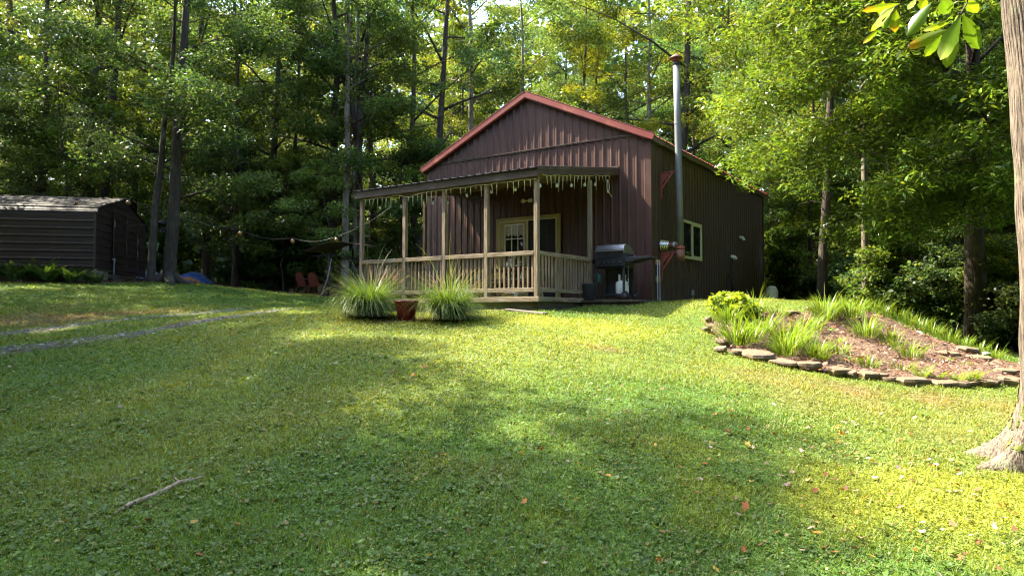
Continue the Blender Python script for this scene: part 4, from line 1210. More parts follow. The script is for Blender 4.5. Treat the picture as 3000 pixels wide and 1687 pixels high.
def tree_mesh(seed, Ht, r0, z0, spread, limbs, per, size, base, sub=4, lean=(0, 0), rise=(.25, .75), cr=(.55, 1.0), wob=.16, yellow=.08, aspect=.6, low_twigs=3, fork=False):
    """returns (trunk mesh builder, crown arrays) for a tree standing at the origin"""
    R = random.Random(seed); rng = np.random.default_rng(seed)
    tb = MB(); n = 11; pts = []; rad = []; ox = oy = 0
    for i in range(n):
        t = i / (n - 1)
        if i > 1: ox += R.uniform(-wob, wob); oy += R.uniform(-wob, wob)
        pts.append(Vector((lean[0] * t * Ht + ox, lean[1] * t * Ht + oy, Ht * t - (.25 if i == 0 else 0))))
        rad.append(max(.02, r0 * (1 - t) ** .75) * (1.0 if i else 1.45))
    pts.insert(1, pts[0].lerp(pts[1], .12) + Vector((0, 0, .2))); rad.insert(1, r0 * 1.12)
    tb.tube(pts, rad, 11)
    def on_trunk(z):
        for a, b, ra, rb in zip(pts[:-1], pts[1:], rad[:-1], rad[1:]):
            if a.z <= z <= b.z:
                u = (z - a.z) / (b.z - a.z + 1e-9); return a.lerp(b, u), ra + (rb - ra) * u
        return pts[-1], rad[-1]
    cl = []
    for k in range(limbs):
        t = (k + R.uniform(.1, .9)) / limbs
        z = z0 + (Ht * .97 - z0) * t
        p, r = on_trunk(z)
        az = k * 2.4 + R.uniform(-.5, .5)
        L_ = spread * (math.sin(math.pi * (.22 + .70 * t)) ** .8) * R.uniform(.7, 1.2)
        up = R.uniform(*rise)
        dirv = Vector((math.cos(az), math.sin(az), 0)); sd = Vector((-dirv.y, dirv.x, 0))
        bend = R.uniform(-.25, .25)
        lp = [p + (dirv * (L_ * u) + sd * (L_ * bend * u * u) + Vector((0, 0, L_ * up * u * (1.15 - .35 * u)))) for u in (0, .3, .62, 1)]
        lr = r * .5
        tb.tube(lp, [max(.012, lr), max(.011, lr * .7), max(.009, lr * .42), .006], 6)
        cl.append((*lp[-1], R.uniform(*cr)))
        for j in range(sub):
            u = .35 + .6 * (j + R.random()) / sub
            i0 = 1 if u < .62 else 2
            a, b = lp[i0], lp[i0 + 1]
            q = a.lerp(b, ((u - .3) / .32) if i0 == 1 else (u - .62) / .38)
            side = (1 if j % 2 else -1)
            e = q + (sd * side * R.uniform(.5, 1.0) + dirv * R.uniform(.1, .6) + Vector((0, 0, R.uniform(-.15, .45)))) * (L_ * .36)
            tb.tube([q, q.lerp(e, .5) + Vector((0, 0, .06 * L_ * .3)), e], [max(.008, lr * .28), max(.006, lr * .18), .004], 5)
            cl.append((*e, R.uniform(*cr) * .9))
    for k in range(low_twigs):                         # bare dead twigs low on the stem
        z = R.uniform(z0 * .35, z0); p, r = on_trunk(z); az = R.uniform(0, 6.28); L_ = R.uniform(.5, 1.5)
        e = p + Vector((math.cos(az) * L_, math.sin(az) * L_, R.uniform(-.1, .5)))
        tb.tube([p, p.lerp(e, .5) + Vector((0, 0, .1)), e], [.018, .012, .004], 5)
    cl.append((*pts[-1], cr[0]))
    return tb, clump_leaves(rng, cl, per, size, aspect, .6, base, 0.25, yellow)


class Kind:
    """a kind of tree: the two meshes made once, then copied object by object"""
    def __init__(s, name, bark, leafm, crown_name, trunk_name, **kw):
        s.name = name
        tb, (v, q, c) = tree_mesh(**kw)
        s.t = tb.build(trunk_name, bark, None, True); s.c = np_obj(crown_name, v, q, leafm, col=c)
        s.root = None; s.tn, s.cn = trunk_name, crown_name
        for o in (s.t, s.c): COL.objects.unlink(o)

    def place(s, x, y, label, cat="tree", group=None, sc=1.0, rz=0.0, tint=(1, 1, 1), sz=None, name=None, sink=0.05):
        o = empty(name or s.name, (x, y, hz(x, y) - sink), rz, label, cat, group)
        o.scale = (sc, sc, sz or sc)
        for src in (s.t, s.c):
            ch = src.copy(); ch.name = src.data.name.split('.')[0]; COL.objects.link(ch); ch.parent = o
            if src is s.c: ch.color = (*tint, 1)
        return o


LG = (.069, .115, .040)
TALL = [Kind("woodland_tree", M['bark'], M['leaf'], "crown", "trunk", seed=31 + i, Ht=h, r0=r, z0=z0, spread=sp, limbs=nl, per=pr_, size=.122, base=b, sub=4, lean=ln, yellow=yl)
        for i, (h, r, z0, sp, nl, pr_, b, ln, yl) in enumerate([
            (20, .19, 5.2, 4.2, 15, 452, LG, (.01, .0), .06), (21, .22, 6.2, 4.6, 15, 452, (.084, .122, .033), (-.02, .01), .12),
            (18, .15, 5.0, 3.6, 15, 478, (.060, .108, .044), (.03, .0), .04), (22, .24, 7.2, 4.8, 14, 452, (.096, .128, .030), (.0, -.02), .16),
            (17, .13, 4.2, 3.2, 15, 500, LG, (-.035, .0), .08)])]
PALE = Kind("pale_trunk_tree", M['bark_pale'], M['leaf'], "crown", "trunk", seed=61, Ht=22, r0=.19, z0=9.5, spread=4.0, limbs=13, per=560, size=.122, base=(.080, .126, .035), sub=4)
SLIM = [Kind("understory_tree", M['twig'], M['leaf'], "crown", "trunk", seed=71 + i, Ht=h, r0=r, z0=z0, spread=sp, limbs=nl, per=pr_, size=.13, base=b, sub=3, rise=(.0, .35), cr=(.5, .85), wob=.2, yellow=.07, low_twigs=5)
        for i, (h, r, z0, sp, nl, pr_, b) in enumerate([(8.5, .06, 2.6, 2.5, 15, 400, (.068, .116, .040)), (7, .05, 1.6, 2.3, 14, 430, (.074, .116, .046)), (10, .075, 3.4, 2.7, 15, 400, (.090, .135, .024))])]


def shrub_mesh(seed, hh, rr, stems, per, size, base, yellow=.06):
    R = random.Random(seed); rng = np.random.default_rng(seed); tb = MB(); cl = []
    for k in range(stems):
        a = k * 2.4 + R.uniform(-.4, .4); d = R.uniform(.15, 1) * rr; zt_ = hh * (1.05 - .55 * (d / rr) ** 2) * R.uniform(.75, 1.1)
        p1 = Vector((math.cos(a) * d, math.sin(a) * d, zt_))
        p0 = Vector((math.cos(a) * d * .12, math.sin(a) * d * .12, -.15))
        tb.tube([p0, p0.lerp(p1, .5) + Vector((0, 0, .12 * hh)), p1], [.022, .014, .005], 5)
        for u in (.45, .75, 1.0):
            q = p0.lerp(p1, u); cl.append((q.x + R.uniform(-.15, .15) * rr, q.y + R.uniform(-.15, .15) * rr, q.z, R.uniform(.3, .52) * rr * .75))
    return tb, clump_leaves(rng, cl, per, size, .62, .6, base, .3, yellow)


class Shrub(Kind):
    def __init__(s, name, leafm, seed, hh, rr, stems, per, size, base, yellow=.06, stem_name="stems", bark=None):
        s.name = name
        tb, (v, q, c) = shrub_mesh(seed, hh, rr, stems, per, size, base, yellow)
        s.t = tb.build(stem_name, bark or M['twig'], None, True); s.c = np_obj("foliage", v, q, leafm, col=c)
        for o in (s.t, s.c): COL.objects.unlink(o)


BUSH = [Shrub("woodland_shrub", M['leaf'], 91, 2.3, 1.5, 14, 900, .12, (.058, .100, .040)), Shrub("woodland_shrub", M['leaf'], 92, 1.5, 1.3, 13, 900, .11, (.068, .110, .044)),
        Shrub("woodland_shrub", M['leaf'], 93, 3.2, 1.7, 15, 800, .13, (.076, .120, .026), .12)]

# ------------------------------------------------------------------ the woods
rt = random.Random(77)
DARK, MIDT, SUN_YEL, BLUE = (.86, .94, 1.0), (1, 1, 1), (1.75, 1.45, .65), (.75, .95, 1.15)  # bright yellow tint puts sunlight on leaves into the crown colour


def X(px, D): return (px - 1288) / 1796 * D


# trees one can tell apart: x, y, kind, scale, tint, label
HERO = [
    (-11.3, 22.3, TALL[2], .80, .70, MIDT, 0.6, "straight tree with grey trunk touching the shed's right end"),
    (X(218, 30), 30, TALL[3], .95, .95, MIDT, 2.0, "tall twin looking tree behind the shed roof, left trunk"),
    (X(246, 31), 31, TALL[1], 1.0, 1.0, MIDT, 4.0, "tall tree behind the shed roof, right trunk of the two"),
    (X(622, 33), 33, TALL[4], 1.2, 1.1, SUN_YEL, 1.0, "slender leaning tree in the woods left of the dark middle trunk"),
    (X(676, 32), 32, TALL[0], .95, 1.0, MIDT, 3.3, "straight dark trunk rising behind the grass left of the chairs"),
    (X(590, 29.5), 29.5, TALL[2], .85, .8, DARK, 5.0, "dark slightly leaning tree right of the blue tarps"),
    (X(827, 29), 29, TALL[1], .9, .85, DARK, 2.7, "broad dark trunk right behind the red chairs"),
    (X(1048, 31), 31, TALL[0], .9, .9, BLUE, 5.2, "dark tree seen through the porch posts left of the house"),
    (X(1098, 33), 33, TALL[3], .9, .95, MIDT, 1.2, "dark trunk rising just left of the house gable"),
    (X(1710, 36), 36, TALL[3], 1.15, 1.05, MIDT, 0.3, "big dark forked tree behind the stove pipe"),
    (X(1500, 40), 40, TALL[1], .95, .8, SUN_YEL, 2.2, "tree with crown tinted sunlit yellow green behind the right roof slope"),
    (X(1600, 39), 39, TALL[3], .9, .75, SUN_YEL, 3.9, "second tree tinted sunlit yellow green, next to the stove pipe"),
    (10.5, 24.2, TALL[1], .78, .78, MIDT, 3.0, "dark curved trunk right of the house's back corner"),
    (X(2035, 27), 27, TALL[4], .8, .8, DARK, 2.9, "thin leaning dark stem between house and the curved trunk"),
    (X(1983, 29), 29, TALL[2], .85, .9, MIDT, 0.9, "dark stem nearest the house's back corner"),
    (X(1950, 31), 31, TALL[0], .8, .9, SUN_YEL, 4.4, "thin trunk seen past the edge of the house's side wall"),
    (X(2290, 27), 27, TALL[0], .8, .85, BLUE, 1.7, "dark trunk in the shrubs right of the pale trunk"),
    (X(520, 36), 36, TALL[1], 1.05, 1.1, SUN_YEL, 0.2, "sunlit yellow green tree deep in the woods beside the shed trees"),
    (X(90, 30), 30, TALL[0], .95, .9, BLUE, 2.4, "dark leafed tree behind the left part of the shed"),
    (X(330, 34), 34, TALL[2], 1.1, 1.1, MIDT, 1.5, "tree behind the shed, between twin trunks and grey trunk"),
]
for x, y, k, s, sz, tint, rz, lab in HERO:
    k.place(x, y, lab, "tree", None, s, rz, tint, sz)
for x, y, sc, lab, rz in ((X(1182, 34), 34, .95, "pale trunk tree rising behind the left roof slope", .4), (X(1312, 37), 37, .9, "pale trunk tree right above the roof ridge", 2.0),
                          (X(1638, 38), 38, .95, "pale trunk tree left of the stove pipe above the roof", 3.6), (11.2, 22.6, .62, "pale straight trunk right of the curved dark trunk", 5.0),
                          (X(868, 27.5), 27.5, .8, "pale trunk standing behind the fire pit canopy", 1.1), (X(893, 28.5), 28.5, .7, "second pale trunk behind the canopy, nearer the porch", 4.1)):
    PALE.place(x, y, lab, "tree", None, sc, rz)

# the crooked dark tree right of the grey trunk (leans right), built on its own
def custom_tree(name, base, path, rad, limbs, seed, label, bark, per=430, size=.14, col=LG, tint=(1, 1, 1), cr=(.5, .9), leafm=None, aspect=.6, extra=(), yellow=.08, droop=.25, flat=.55, roots=0, sub=5):
    o = empty(name, base, 0, label, "tree")
    R = random.Random(seed); rng = np.random.default_rng(seed); tb = MB(base)
    P = [Vector(p) for p in path]
    tb.tube(P, rad, 14)
    for k in range(roots):
        a = k * 6.283 / roots + R.uniform(-.3, .3)
        tb.tube([P[0] + Vector((0, 0, .55)), P[0] + Vector((math.cos(a) * rad[0] * 1.4, math.sin(a) * rad[0] * 1.4, .22)), P[0] + Vector((math.cos(a) * rad[0] * 3.2, math.sin(a) * rad[0] * 3.2, -.02))], [rad[0] * .55, rad[0] * .45, rad[0] * .12], 8)
    cl = []
    for lp, r0 in limbs:
        lp = [Vector(p) for p in lp]; n = len(lp)
        tb.tube(lp, [max(.006, r0 * (1 - i / (n - 1)) ** .8) for i in range(n)], 7)
        tot = sum((b - a).length for a, b in zip(lp[:-1], lp[1:]))
        ns = max(3, int(tot * sub / 2.2))
        for j in range(ns):
            u = (.28 + .72 * (j + .5) / ns) * (n - 1); i0 = min(n - 2, int(u)); q = lp[i0].lerp(lp[i0 + 1], u - i0)
            d = (lp[i0 + 1] - lp[i0]).normalized(); sd = d.cross(Vector((0, 0, 1))).normalized()
            e = q + (sd * (1 if j % 2 else -1) * R.uniform(.5, 1.1) + d * R.uniform(.3, .9) + Vector((0, 0, R.uniform(-.35, .25)))) * min(1.5, tot * .22)
            tb.tube([q, q.lerp(e, .5) + Vector((0, 0, .08)), e], [max(.007, r0 * .25), .006, .003], 5)
            cl.append((*e, R.uniform(*cr)))
            if R.random() < .5: cl.append((*q.lerp(e, .5), R.uniform(*cr) * .8))
        cl.append((*lp[-1], R.uniform(*cr)))
    cl += list(extra)
    cl = np.array(cl); cl[:, :3] -= np.array(base)
    v, q, c = clump_leaves(rng, cl, per, size, aspect, .6, col, droop, yellow, flat)
    tb.build("trunk", bark, o, True)
    cr_ = np_obj("crown", v, q, leafm or M['leaf'], o, col=c); cr_.color = (*tint, 1)
    return o


bx0, by0 = -10.9, 22.7
bz = hz(bx0, by0)
path = [(-10.95, 22.7, bz - .2), (-10.92, 22.7, bz + .35), (-10.85, 22.65, bz + 1.1), (-10.76, 22.6, bz + 2.0), (-10.68, 22.5, 5.9), (-10.62, 22.5, 7.8), (-10.48, 22.5, 10.3), (-10.38, 22.5, 12.2), (-10.3, 22.4, 14.5), (-10.2, 22.4, 16.0)]
rad = [.30, .21, .19, .18, .165, .15, .12, .09, .05, .02]
R = random.Random(5); limbs = []
for k in range(11):
    z = 5.2 + k * .95; a = k * 2.4 + .5; L_ = R.uniform(1.8, 3.0); i0 = 4
    bxk = -10.7 + (z - 6) * .045
    limbs.append(([(bxk, 22.5, z), (bxk + math.cos(a) * L_ * .5, 22.5 + math.sin(a) * L_ * .5, z + .5), (bxk + math.cos(a) * L_, 22.5 + math.sin(a) * L_, z + R.uniform(.2, .9))], .045))
custom_tree("woodland_tree", (bx0, by0, bz), path, rad, limbs, 15, "dark tree with curved mossy base beside the blue tarps", M['bark'], per=420, size=.115, roots=5)

# the tree whose limb arches over to the left
ab = (-6.2, 28.6, hz(-6.2, 28.6))
path = [(-6.2, 28.6, ab[2] - .2), (-6.15, 28.6, 5), (-6.2, 28.5, 8), (-6.05, 28.4, 10.5), (-5.8, 28.4, 13), (-5.7, 28.3, 15.5)]
arch = [(-6.2, 28.5, 8.4), (-6.45, 28.3, 10.2), (-6.75, 28.2, 11.1), (-7.3, 28.0, 11.95), (-8.05, 28.0, 12.6), (-9.0, 27.8, 12.9), (-9.9, 27.6, 12.4)]
limbs = [(arch, .14)]
R = random.Random(6)
for k in range(13):
    z = 5.4 + k * .72; a = k * 2.4; L_ = R.uniform(1.8, 3.1)
    limbs.append(([(-6.1, 28.5, z), (-6.1 + math.cos(a) * L_ * .5, 28.5 + math.sin(a) * L_ * .5, z + .45), (-6.1 + math.cos(a) * L_, 28.5 + math.sin(a) * L_, z + R.uniform(.1, .9))], .05))
custom_tree("arching_tree", ab, path, [.26, .19, .16, .13, .09, .03], limbs, 16, "dark tree with one big limb arching to the left", M['bark'], per=360, size=.122, tint=(.95, 1.05, 1.1))

# oak with narrow leaves whose branches hang in from the right
ob = (13.0, 20.0, hz(13.0, 20.0))
path = [(13.0, 20, ob[2] - .2), (13.0, 20, 3), (12.9, 19.9, 6), (12.95, 19.8, 9), (12.8, 19.8, 12), (12.8, 19.7, 15)]
limbs = []; R = random.Random(8)
TIPS = [(6.0, 17.0, 8.6), (5.4, 18.0, 10.2), (7.2, 16.0, 9.6), (6.2, 17.6, 6.9), (7.4, 15.8, 7.4), (6.9, 18.2, 5.6), (8.4, 15.2, 8.4), (8.0, 16.6, 5.2), (9.0, 14.8, 6.4), (9.3, 15.4, 4.6),
        (10.2, 14.6, 5.2), (10.2, 14.2, 8.0), (11.4, 14.6, 6.4), (8.9, 17.6, 3.9), (10.4, 16.4, 3.9), (11.6, 15.6, 4.4), (6.6, 20.5, 8.0), (7.6, 20.8, 6.2), (8.0, 21, 10), (12.4, 15.2, 8.6), (9.6, 18.4, 11), (11.0, 16.0, 10.4), (13.4, 16, 6), (7.4, 17.2, 11.2), (9.0, 15.6, 10.2), (6.4, 19.0, 11.6), (14.6, 17, 9), (15.5, 20, 8), (14.5, 22.5, 9), (12, 23, 10)]
for t in TIPS:
    t = Vector(t); z = min(14, max(4.2, t.z + R.uniform(-.5, 1.8) + .12 * (13 - t.x)))
    s = Vector((12.9, 19.85, z)); m1 = s.lerp(t, .35) + Vector((0, 0, R.uniform(.5, 1.1))); m2 = s.lerp(t, .72) + Vector((R.uniform(-.3, .3), R.uniform(-.3, .3), R.uniform(.3, .7)))
    limbs.append(([s, m1, m2, t], R.uniform(.05, .085)))
custom_tree("oak_tree", ob, path, [.34, .26, .22, .17, .11, .03], limbs, 18, "bright oak with narrow leaves drooping in from the right", M['bark'], per=520, size=.155, col=(.092, .145, .020), cr=(.42, .72), leafm=M['oak'], aspect=.30, yellow=.05, droop=.7, flat=.6, sub=7)

# fill: rows of trees behind the yard, all alike from here
GRP = "slender trees crowding the woods behind the yard"
n_fill = 0
LIM = [t[:2] for t in HERO]
for D, step in ((28.8, 6.2), (33, 6.2), (38, 6.6), (44, 7.2), (52, 8.0)):
    x = -D * (.86 if D < 32 else .74)
    while x < D * .95:
        xx, yy = x + rt.uniform(-1.2, 1.2), D + rt.uniform(-1.5, 1.5)
        x += step
        r = xx / yy
        if -.21 < r < .37 and yy < 33.5: continue
        if r > .37 and yy < 25: continue
        if in_poly(np.array([xx]), np.array([yy]), LAWN)[0]: continue
        if any(math.hypot(xx - a, yy - b) < 1.6 for a, b in LIM): continue
        k = rt.choice(TALL + ([PALE] if rt.random() < .25 else []))
        tint = rt.choice([MIDT, MIDT, BLUE, SUN_YEL, (1.35, 1.2, .8), (1.2, 1.25, 1.0)])  # brighter yellow tints stand in for sunlight reaching these crowns
        k.place(xx, yy, "slender tree among many alike filling the woods behind the yard", "tree", GRP, rt.uniform(.8, 1.08), rt.uniform(0, 6.28), tint, rt.uniform(.78, 1.02), name="woodland_tree")
# right flank of the woods
for xx, yy in ((16.5, 23), (18.5, 20), (20.5, 24), (17.5, 27.5), (21, 28), (22, 18), (24, 22), (20, 14), (23, 12)):
    rt.choice(TALL).place(xx + rt.uniform(-.7, .7), yy, "slender tree in the right flank of the woods past the oak", "tree", "trees in the right flank of the woods", rt.uniform(.75, .95), rt.uniform(0, 6.28), rt.choice([DARK, BLUE, MIDT]), name="woodland_tree")
# trees standing left of the view, whose crowns shade the lawn
def sn(s, n): return (-.829 * s + .559 * n, .559 * s + .829 * n)
SHADE = [(16.3, 1.5, .92, 0), (17.5, -2.2, .95, 1), (16.5, -4.5, .95, 3), (22.5, 1.6, 1.0, 0), (18.6, -.3, .9, 2), (19.2, 2.4, .88, 4), (14.6, -1.0, .8, 2), (16.2, -.8, .9, 4), (15.0, .9, .85, 4), (19.5, -3.0, .95, 2), (22.5, -2, 1.0, 1), (20.5, 3.7, .84, 2), (20.8, 6.3, .72, 4), (25.5, 4.5, .95, 0), (28.5, 4.8, 1.05, 3), (29, .5, 1.0, 0), (24.0, -6.5, 1, 1), (31, 7.0, 1, 2), (12.5, -2.2, .62, 2), (11.5, 1.6, .55, 4)]
for s, n, sc, k in SHADE:
    x, y = sn(s, n)
    TALL[k].place(x, y, "tall shade tree standing left of the lawn before the shed", "tree", "shade trees left of the lawn", sc, s + n, MIDT, name="woodland_tree")

GRU = "leafy understory trees at the wood edge"
for D, step in ((27.8, 2.3), (31, 2.5), (35.5, 3.0), (40, 3.6)):
    x = -D * .80
    while x < D * .86:
        xx, yy = x + rt.uniform(-.9, .9), D + rt.uniform(-1.2, 1.2)
        x += step; r = xx / yy
        if -.20 < r < .36 and yy < 32: continue
        if in_poly(np.array([xx]), np.array([yy]), LAWN)[0]: continue
        if -20.5 < xx < -12 and yy < 27.5: continue
        if -.53 < r < -.41 and yy < 30: continue
        rt.choice(SLIM).place(xx, yy, "thin leafy understory tree among many at the wood edge", "tree", GRU, rt.uniform(.7, 1.1), rt.uniform(0, 6.28), rt.choice([MIDT, MIDT, BLUE, DARK, (1.4, 1.25, .8)]), name="understory_tree")
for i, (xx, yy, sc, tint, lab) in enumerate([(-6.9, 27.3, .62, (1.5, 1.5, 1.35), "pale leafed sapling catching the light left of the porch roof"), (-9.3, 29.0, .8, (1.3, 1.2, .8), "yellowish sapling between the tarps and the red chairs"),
                                             (9.7, 27.2, .55, BLUE, "blue green sapling just past the house's back corner"), (12.9, 22.4, .7, MIDT, "sapling in the shade right of the pale straight trunk"), (14.6, 19.5, .6, MIDT, "leafy sapling at the wood edge right of the oak trunk"),
                                             (-4.6, 29.8, .75, MIDT, "dense sapling seen between the porch posts"), (-3.2, 31.0, .8, BLUE, "bluish sapling behind the left corner of the house")]):
    SLIM[i % 3].place(xx, yy, lab, "tree", None, sc, i * 1.3, tint, name="understory_tree")

GRS = "woodland shrubs along the wood edge"
edge = [(-10.2, 29.6), (-8.6, 29.4), (-7.2, 29.2), (-5.8, 29.4), (-4.4, 30.4), (-3.2, 31.4), (-9.4, 30.4), (-7.9, 31), (-6.3, 31.2), (-5, 32), (-15.4, 30.4), (-12, 30.6), (-10.6, 31.2), (-17.5, 29.5), (-20, 28.5), (-22.5, 27), (-25, 25),
        (9.5, 29.5), (10.6, 27.0), (11.8, 25.6), (12.4, 24.2), (9.2, 31.0), (11, 30), (13, 27.5), (14.5, 25), (8.4, 33), (-1, 34), (1.5, 34.5), (4, 34.5), (6.2, 34), (-21.5, 24), (-21.5, 21)]
for xx, yy in edge:
    rt.choice(BUSH).place(xx + rt.uniform(-.4, .4), yy + rt.uniform(-.4, .4), "dark green shrub among many along the wood edge", "shrub", GRS, rt.uniform(.55, .95), rt.uniform(0, 6.28), rt.choice([MIDT, DARK, BLUE]), name="woodland_shrub")
RSH = [(12.6, 21.6, 0, 1.0, MIDT, "rounded dark shrub left of the oak trunk at the right wood edge"), (13.9, 20.6, 2, .85, (1.2, 1.1, .8), "tall yellowish shrub in front of the oak trunk"), (14.2, 19.0, 1, 1.25, (1.1, .9, .8), "low brownish shrub behind the right end of the lawn"),
       (15.4, 18.2, 0, 1.0, BLUE, "bluish shrub at the far right wood edge beside the near trunk"), (13.3, 18.9, 1, .8, MIDT, "small shrub at the lawn edge below the oak branches"), (12.0, 22.9, 2, .9, MIDT, "tall shrub just right of the pale straight trunk"),
       (16.8, 17.0, 2, 1.0, DARK, "dark shrub hidden mostly behind the near trunk"), (14.9, 17.4, 1, .8, (.95, .8, .8), "dull low shrub at the right margin of the lawn"), (11.6, 23.6, 1, .9, BLUE, "low shrub at the foot of the pale trunk")]
for xx, yy, k, sc, tint, lab in RSH:
    BUSH[k].place(xx, yy, lab, "shrub", None, sc, xx, tint, name="woodland_shrub")
HY = Shrub("bright_shrub", M['near_leaf'], 95, .52, .50, 26, 2400, .10, (.24, .31, .035), .1)
HY.place(4.22, 13.75, "bright yellow green leafy bush at the left end of the bed", "shrub", None, .88, 0, (1, 1, 1))

# far woods: one mass of foliage closing the view
rng = np.random.default_rng(5)
n = 15000
ang = rng.uniform(-1.25, 1.25, n); rad_ = rng.uniform(56, 84, n)
fh = 28 * rng.random(n) ** 1.9
back = rng.random(n) < .26                      # the same woods close the clearing behind the viewpoint, too
ang[back] = np.pi + rng.uniform(-1.95, 1.95, back.sum()); rad_[back] = rng.uniform(15, 34, back.sum()); fh[back] = 18 * rng.random(back.sum())
fx, fy = rad_ * np.sin(ang), rad_ * np.cos(ang)
fz = H(fx, fy) + fh
fv, fq, fc = clump_leaves(rng, np.c_[fx, fy, fz, rng.uniform(.9, 2.0, n)], 19, .66, .7, 1.1, (.082, .130, .032), .2, .12)
tag(np_obj("far_woods", fv, fq, M['leaf'], col=fc), "dense far green woods closing off every gap between the trees", "woods", kind="stuff")

# ------------------------------------------------------------------ the near tree at the right edge
nb = (4.82, 6.25, hz(4.82, 6.25))
nt = empty("near_tree", nb, 0, "big furrowed trunk with mossy flared roots at the right edge", "tree")
f_a = fields(np.random.default_rng(3), 12, 6, 20)
nz_, na = 150, 420
zz = np.r_[np.linspace(-.25, 1.2, 80), np.linspace(1.22, 9.0, 70)]
th = np.linspace(0, 2 * np.pi, na + 1)[:-1]
T_, Z_ = np.meshgrid(th, zz)
rr = .300 - .012 * np.clip(Z_, 0, 9)
for a0, amp, wd, fall in ((3.10, .40, .20, .17), (3.95, .36, .26, .22), (2.45, .40, .30, .24), (4.9, .45, .35, .25), (0.2, .45, .4, .25), (1.3, .4, .4, .25)):
    dt = np.angle(np.exp(1j * (T_ - a0)))
    zr = np.clip(Z_, 0, 9)
    rr = rr + amp * np.exp(-(dt / (wd + .25 * zr)) ** 2) * np.exp(-zr / fall) + .06 * np.exp(-(dt / .5) ** 2) * np.exp(-zr / .40)
ridge = 1 - np.exp(-(np.sin(T_ * 27 + 1.6 * f_a(T_ * .25, Z_ * .5)) / .32) ** 2)
rr = rr + .013 * (ridge - .6) + .010 * f_a(T_ * .8, Z_ * .6)
lean = -.0104 * np.clip(Z_ - .2, 0, 5) ** 2
vx = rr * np.cos(T_) + lean; vy = rr * np.sin(T_)
fade = np.clip(1 - Z_ / .8, 0, 1)
gnd_ = H(nb[0] + vx, nb[1] + vy) - nb[2]
vz = Z_ + gnd_ * fade
idx = np.arange(nz_ * na).reshape(nz_, na)
q = np.stack([idx[:-1], np.roll(idx, -1, 1)[:-1], np.roll(idx, -1, 1)[1:], idx[1:]], -1).reshape(-1, 4)
np_obj("trunk", np.c_[vx.ravel(), vy.ravel(), vz.ravel()], q, M['bark_near'], nt, smooth=True)
# moss cushions: an uneven skin over the flare
sel = (np.cos(T_ - 3.6) > -.2) & (Z_ > .13) & (Z_ < .75)
mo = .004 + .010 * np.clip(f_a(T_ * 1.6 + 4, Z_ * 2.2) + .8 * f_a(T_ * 3.5, Z_ * 3.9 + 8) - .05 - .55 * Z_, -1, 1)
vxm = (rr + mo) * np.cos(T_) + lean; vym = (rr + mo) * np.sin(T_)
ok = (mo > .0045) & sel
kq = ok.ravel()[q].all(1)
us, iv = np.unique(q[kq], return_inverse=True)
M['moss'] = mat("tree_moss", (.12, .13, .018), (.05, .07, .012), .95, 25, bump=1, bdist=.01)
np_obj("moss", np.c_[vxm.ravel(), vym.ravel(), vz.ravel()][us], iv.reshape(-1, 4), M['moss'], nt, smooth=True)["kind"] = "stuff"
# its crown, high above the frame
R = random.Random(12); tb = MB(); cl = []
top = Vector((-.47, 0, 9.0))
tb.tube([Vector((-.45, 0, 8.6)), Vector((-.5, .2, 11)), Vector((-.4, .3, 14))], [.20, .12, .03], 10)
for k in range(12):
    a = k * 2.4; z = 8.2 + k * .45; L_ = R.uniform(2, 3.4)
    e = Vector((-.45 + math.cos(a) * L_, math.sin(a) * L_, z + 1.1))
    tb.tube([Vector((-.45, 0, z)), Vector((-.45 + math.cos(a) * L_ * .5, math.sin(a) * L_ * .5, z + .8)), e], [.06, .035, .01], 7)
    cl += [(*e, .9), (*(e + Vector((R.uniform(-1, 1), R.uniform(-1, 1), .4))), .8)]
# one low bough reaching out over the lawn to the camera
bough = [Vector((-.40, -.15, 6.2)), Vector((-1.3, -1.2, 5.6)), Vector((-2.3, -2.5, 4.4)), Vector((-3.0, -3.6, 3.35)), Vector((-3.28, -4.02, 2.86))]
tb.tube(bough, [.07, .05, .03, .014, .007], 8)
tb.build("limbs", M['bark'], nt, True)
v, q, c = clump_leaves(np.random.default_rng(12), np.array(cl), 300, .16, .5, .6, (.09, .14, .02), .3)
np_obj("crown", v, q, M['oak'], nt, col=c)


def big_leaf(mb_v, mb_f, mb_c, base, tip, width, col, col2, curl, side):
    """lobed-edge leaf blade of 9 x 5 points between two world points; tip colour may differ"""
    base, tip = Vector(base), Vector(tip); d = tip - base; L_ = d.length; d.normalize()
    vw = Vector(((base.x + tip.x) / 2, (base.y + tip.y) / 2, (base.z + tip.z) / 2 - 1.6)).normalized()
    s = d.cross(vw).normalized(); n_ = s.cross(d).normalized()
    s = (s * math.cos(side) + n_ * math.sin(side)).normalized(); n_ = s.cross(d).normalized()
    o = len(mb_v); prof = [.0, .30, .62, .86, .98, 1.0, .90, .66, .02]
    for i, w_ in enumerate(prof):
        t = i / 8
        for j in range(5):
            u = -1 + j / 2
            wob = 1 + .10 * math.sin(i * 2.3 + j * 3.1 + L_ * 40)
            mb_v.append(base + d * (L_ * t) + s * (u * width / 2 * w_ * wob) + n_ * (curl * L_ * (t * t - t) + .16 * width * abs(u) * w_))
            f = max(0, min(1, (t - .62) / .3)) if col2 else 0
            cc = [a * (1 - f) + b * f for a, b in zip(col, col2 or col)]
            if j == 2: cc = [x * 1.25 for x in cc]
            mb_c.append(cc)
    for i in range(8):
        for j in range(4):
            a = o + i * 5 + j; mb_f.append((a, a + 1, a + 6, a + 5))


def Pz(zx, zy, D):                        # a point of the twig, from its place in a photo detail
    px, py = 2146.7 + zx / 4.218, zy / 4.218
    return ((px - 1288) / 1796 * D, D, 1.6 + (790 - py) / 1796 * D)


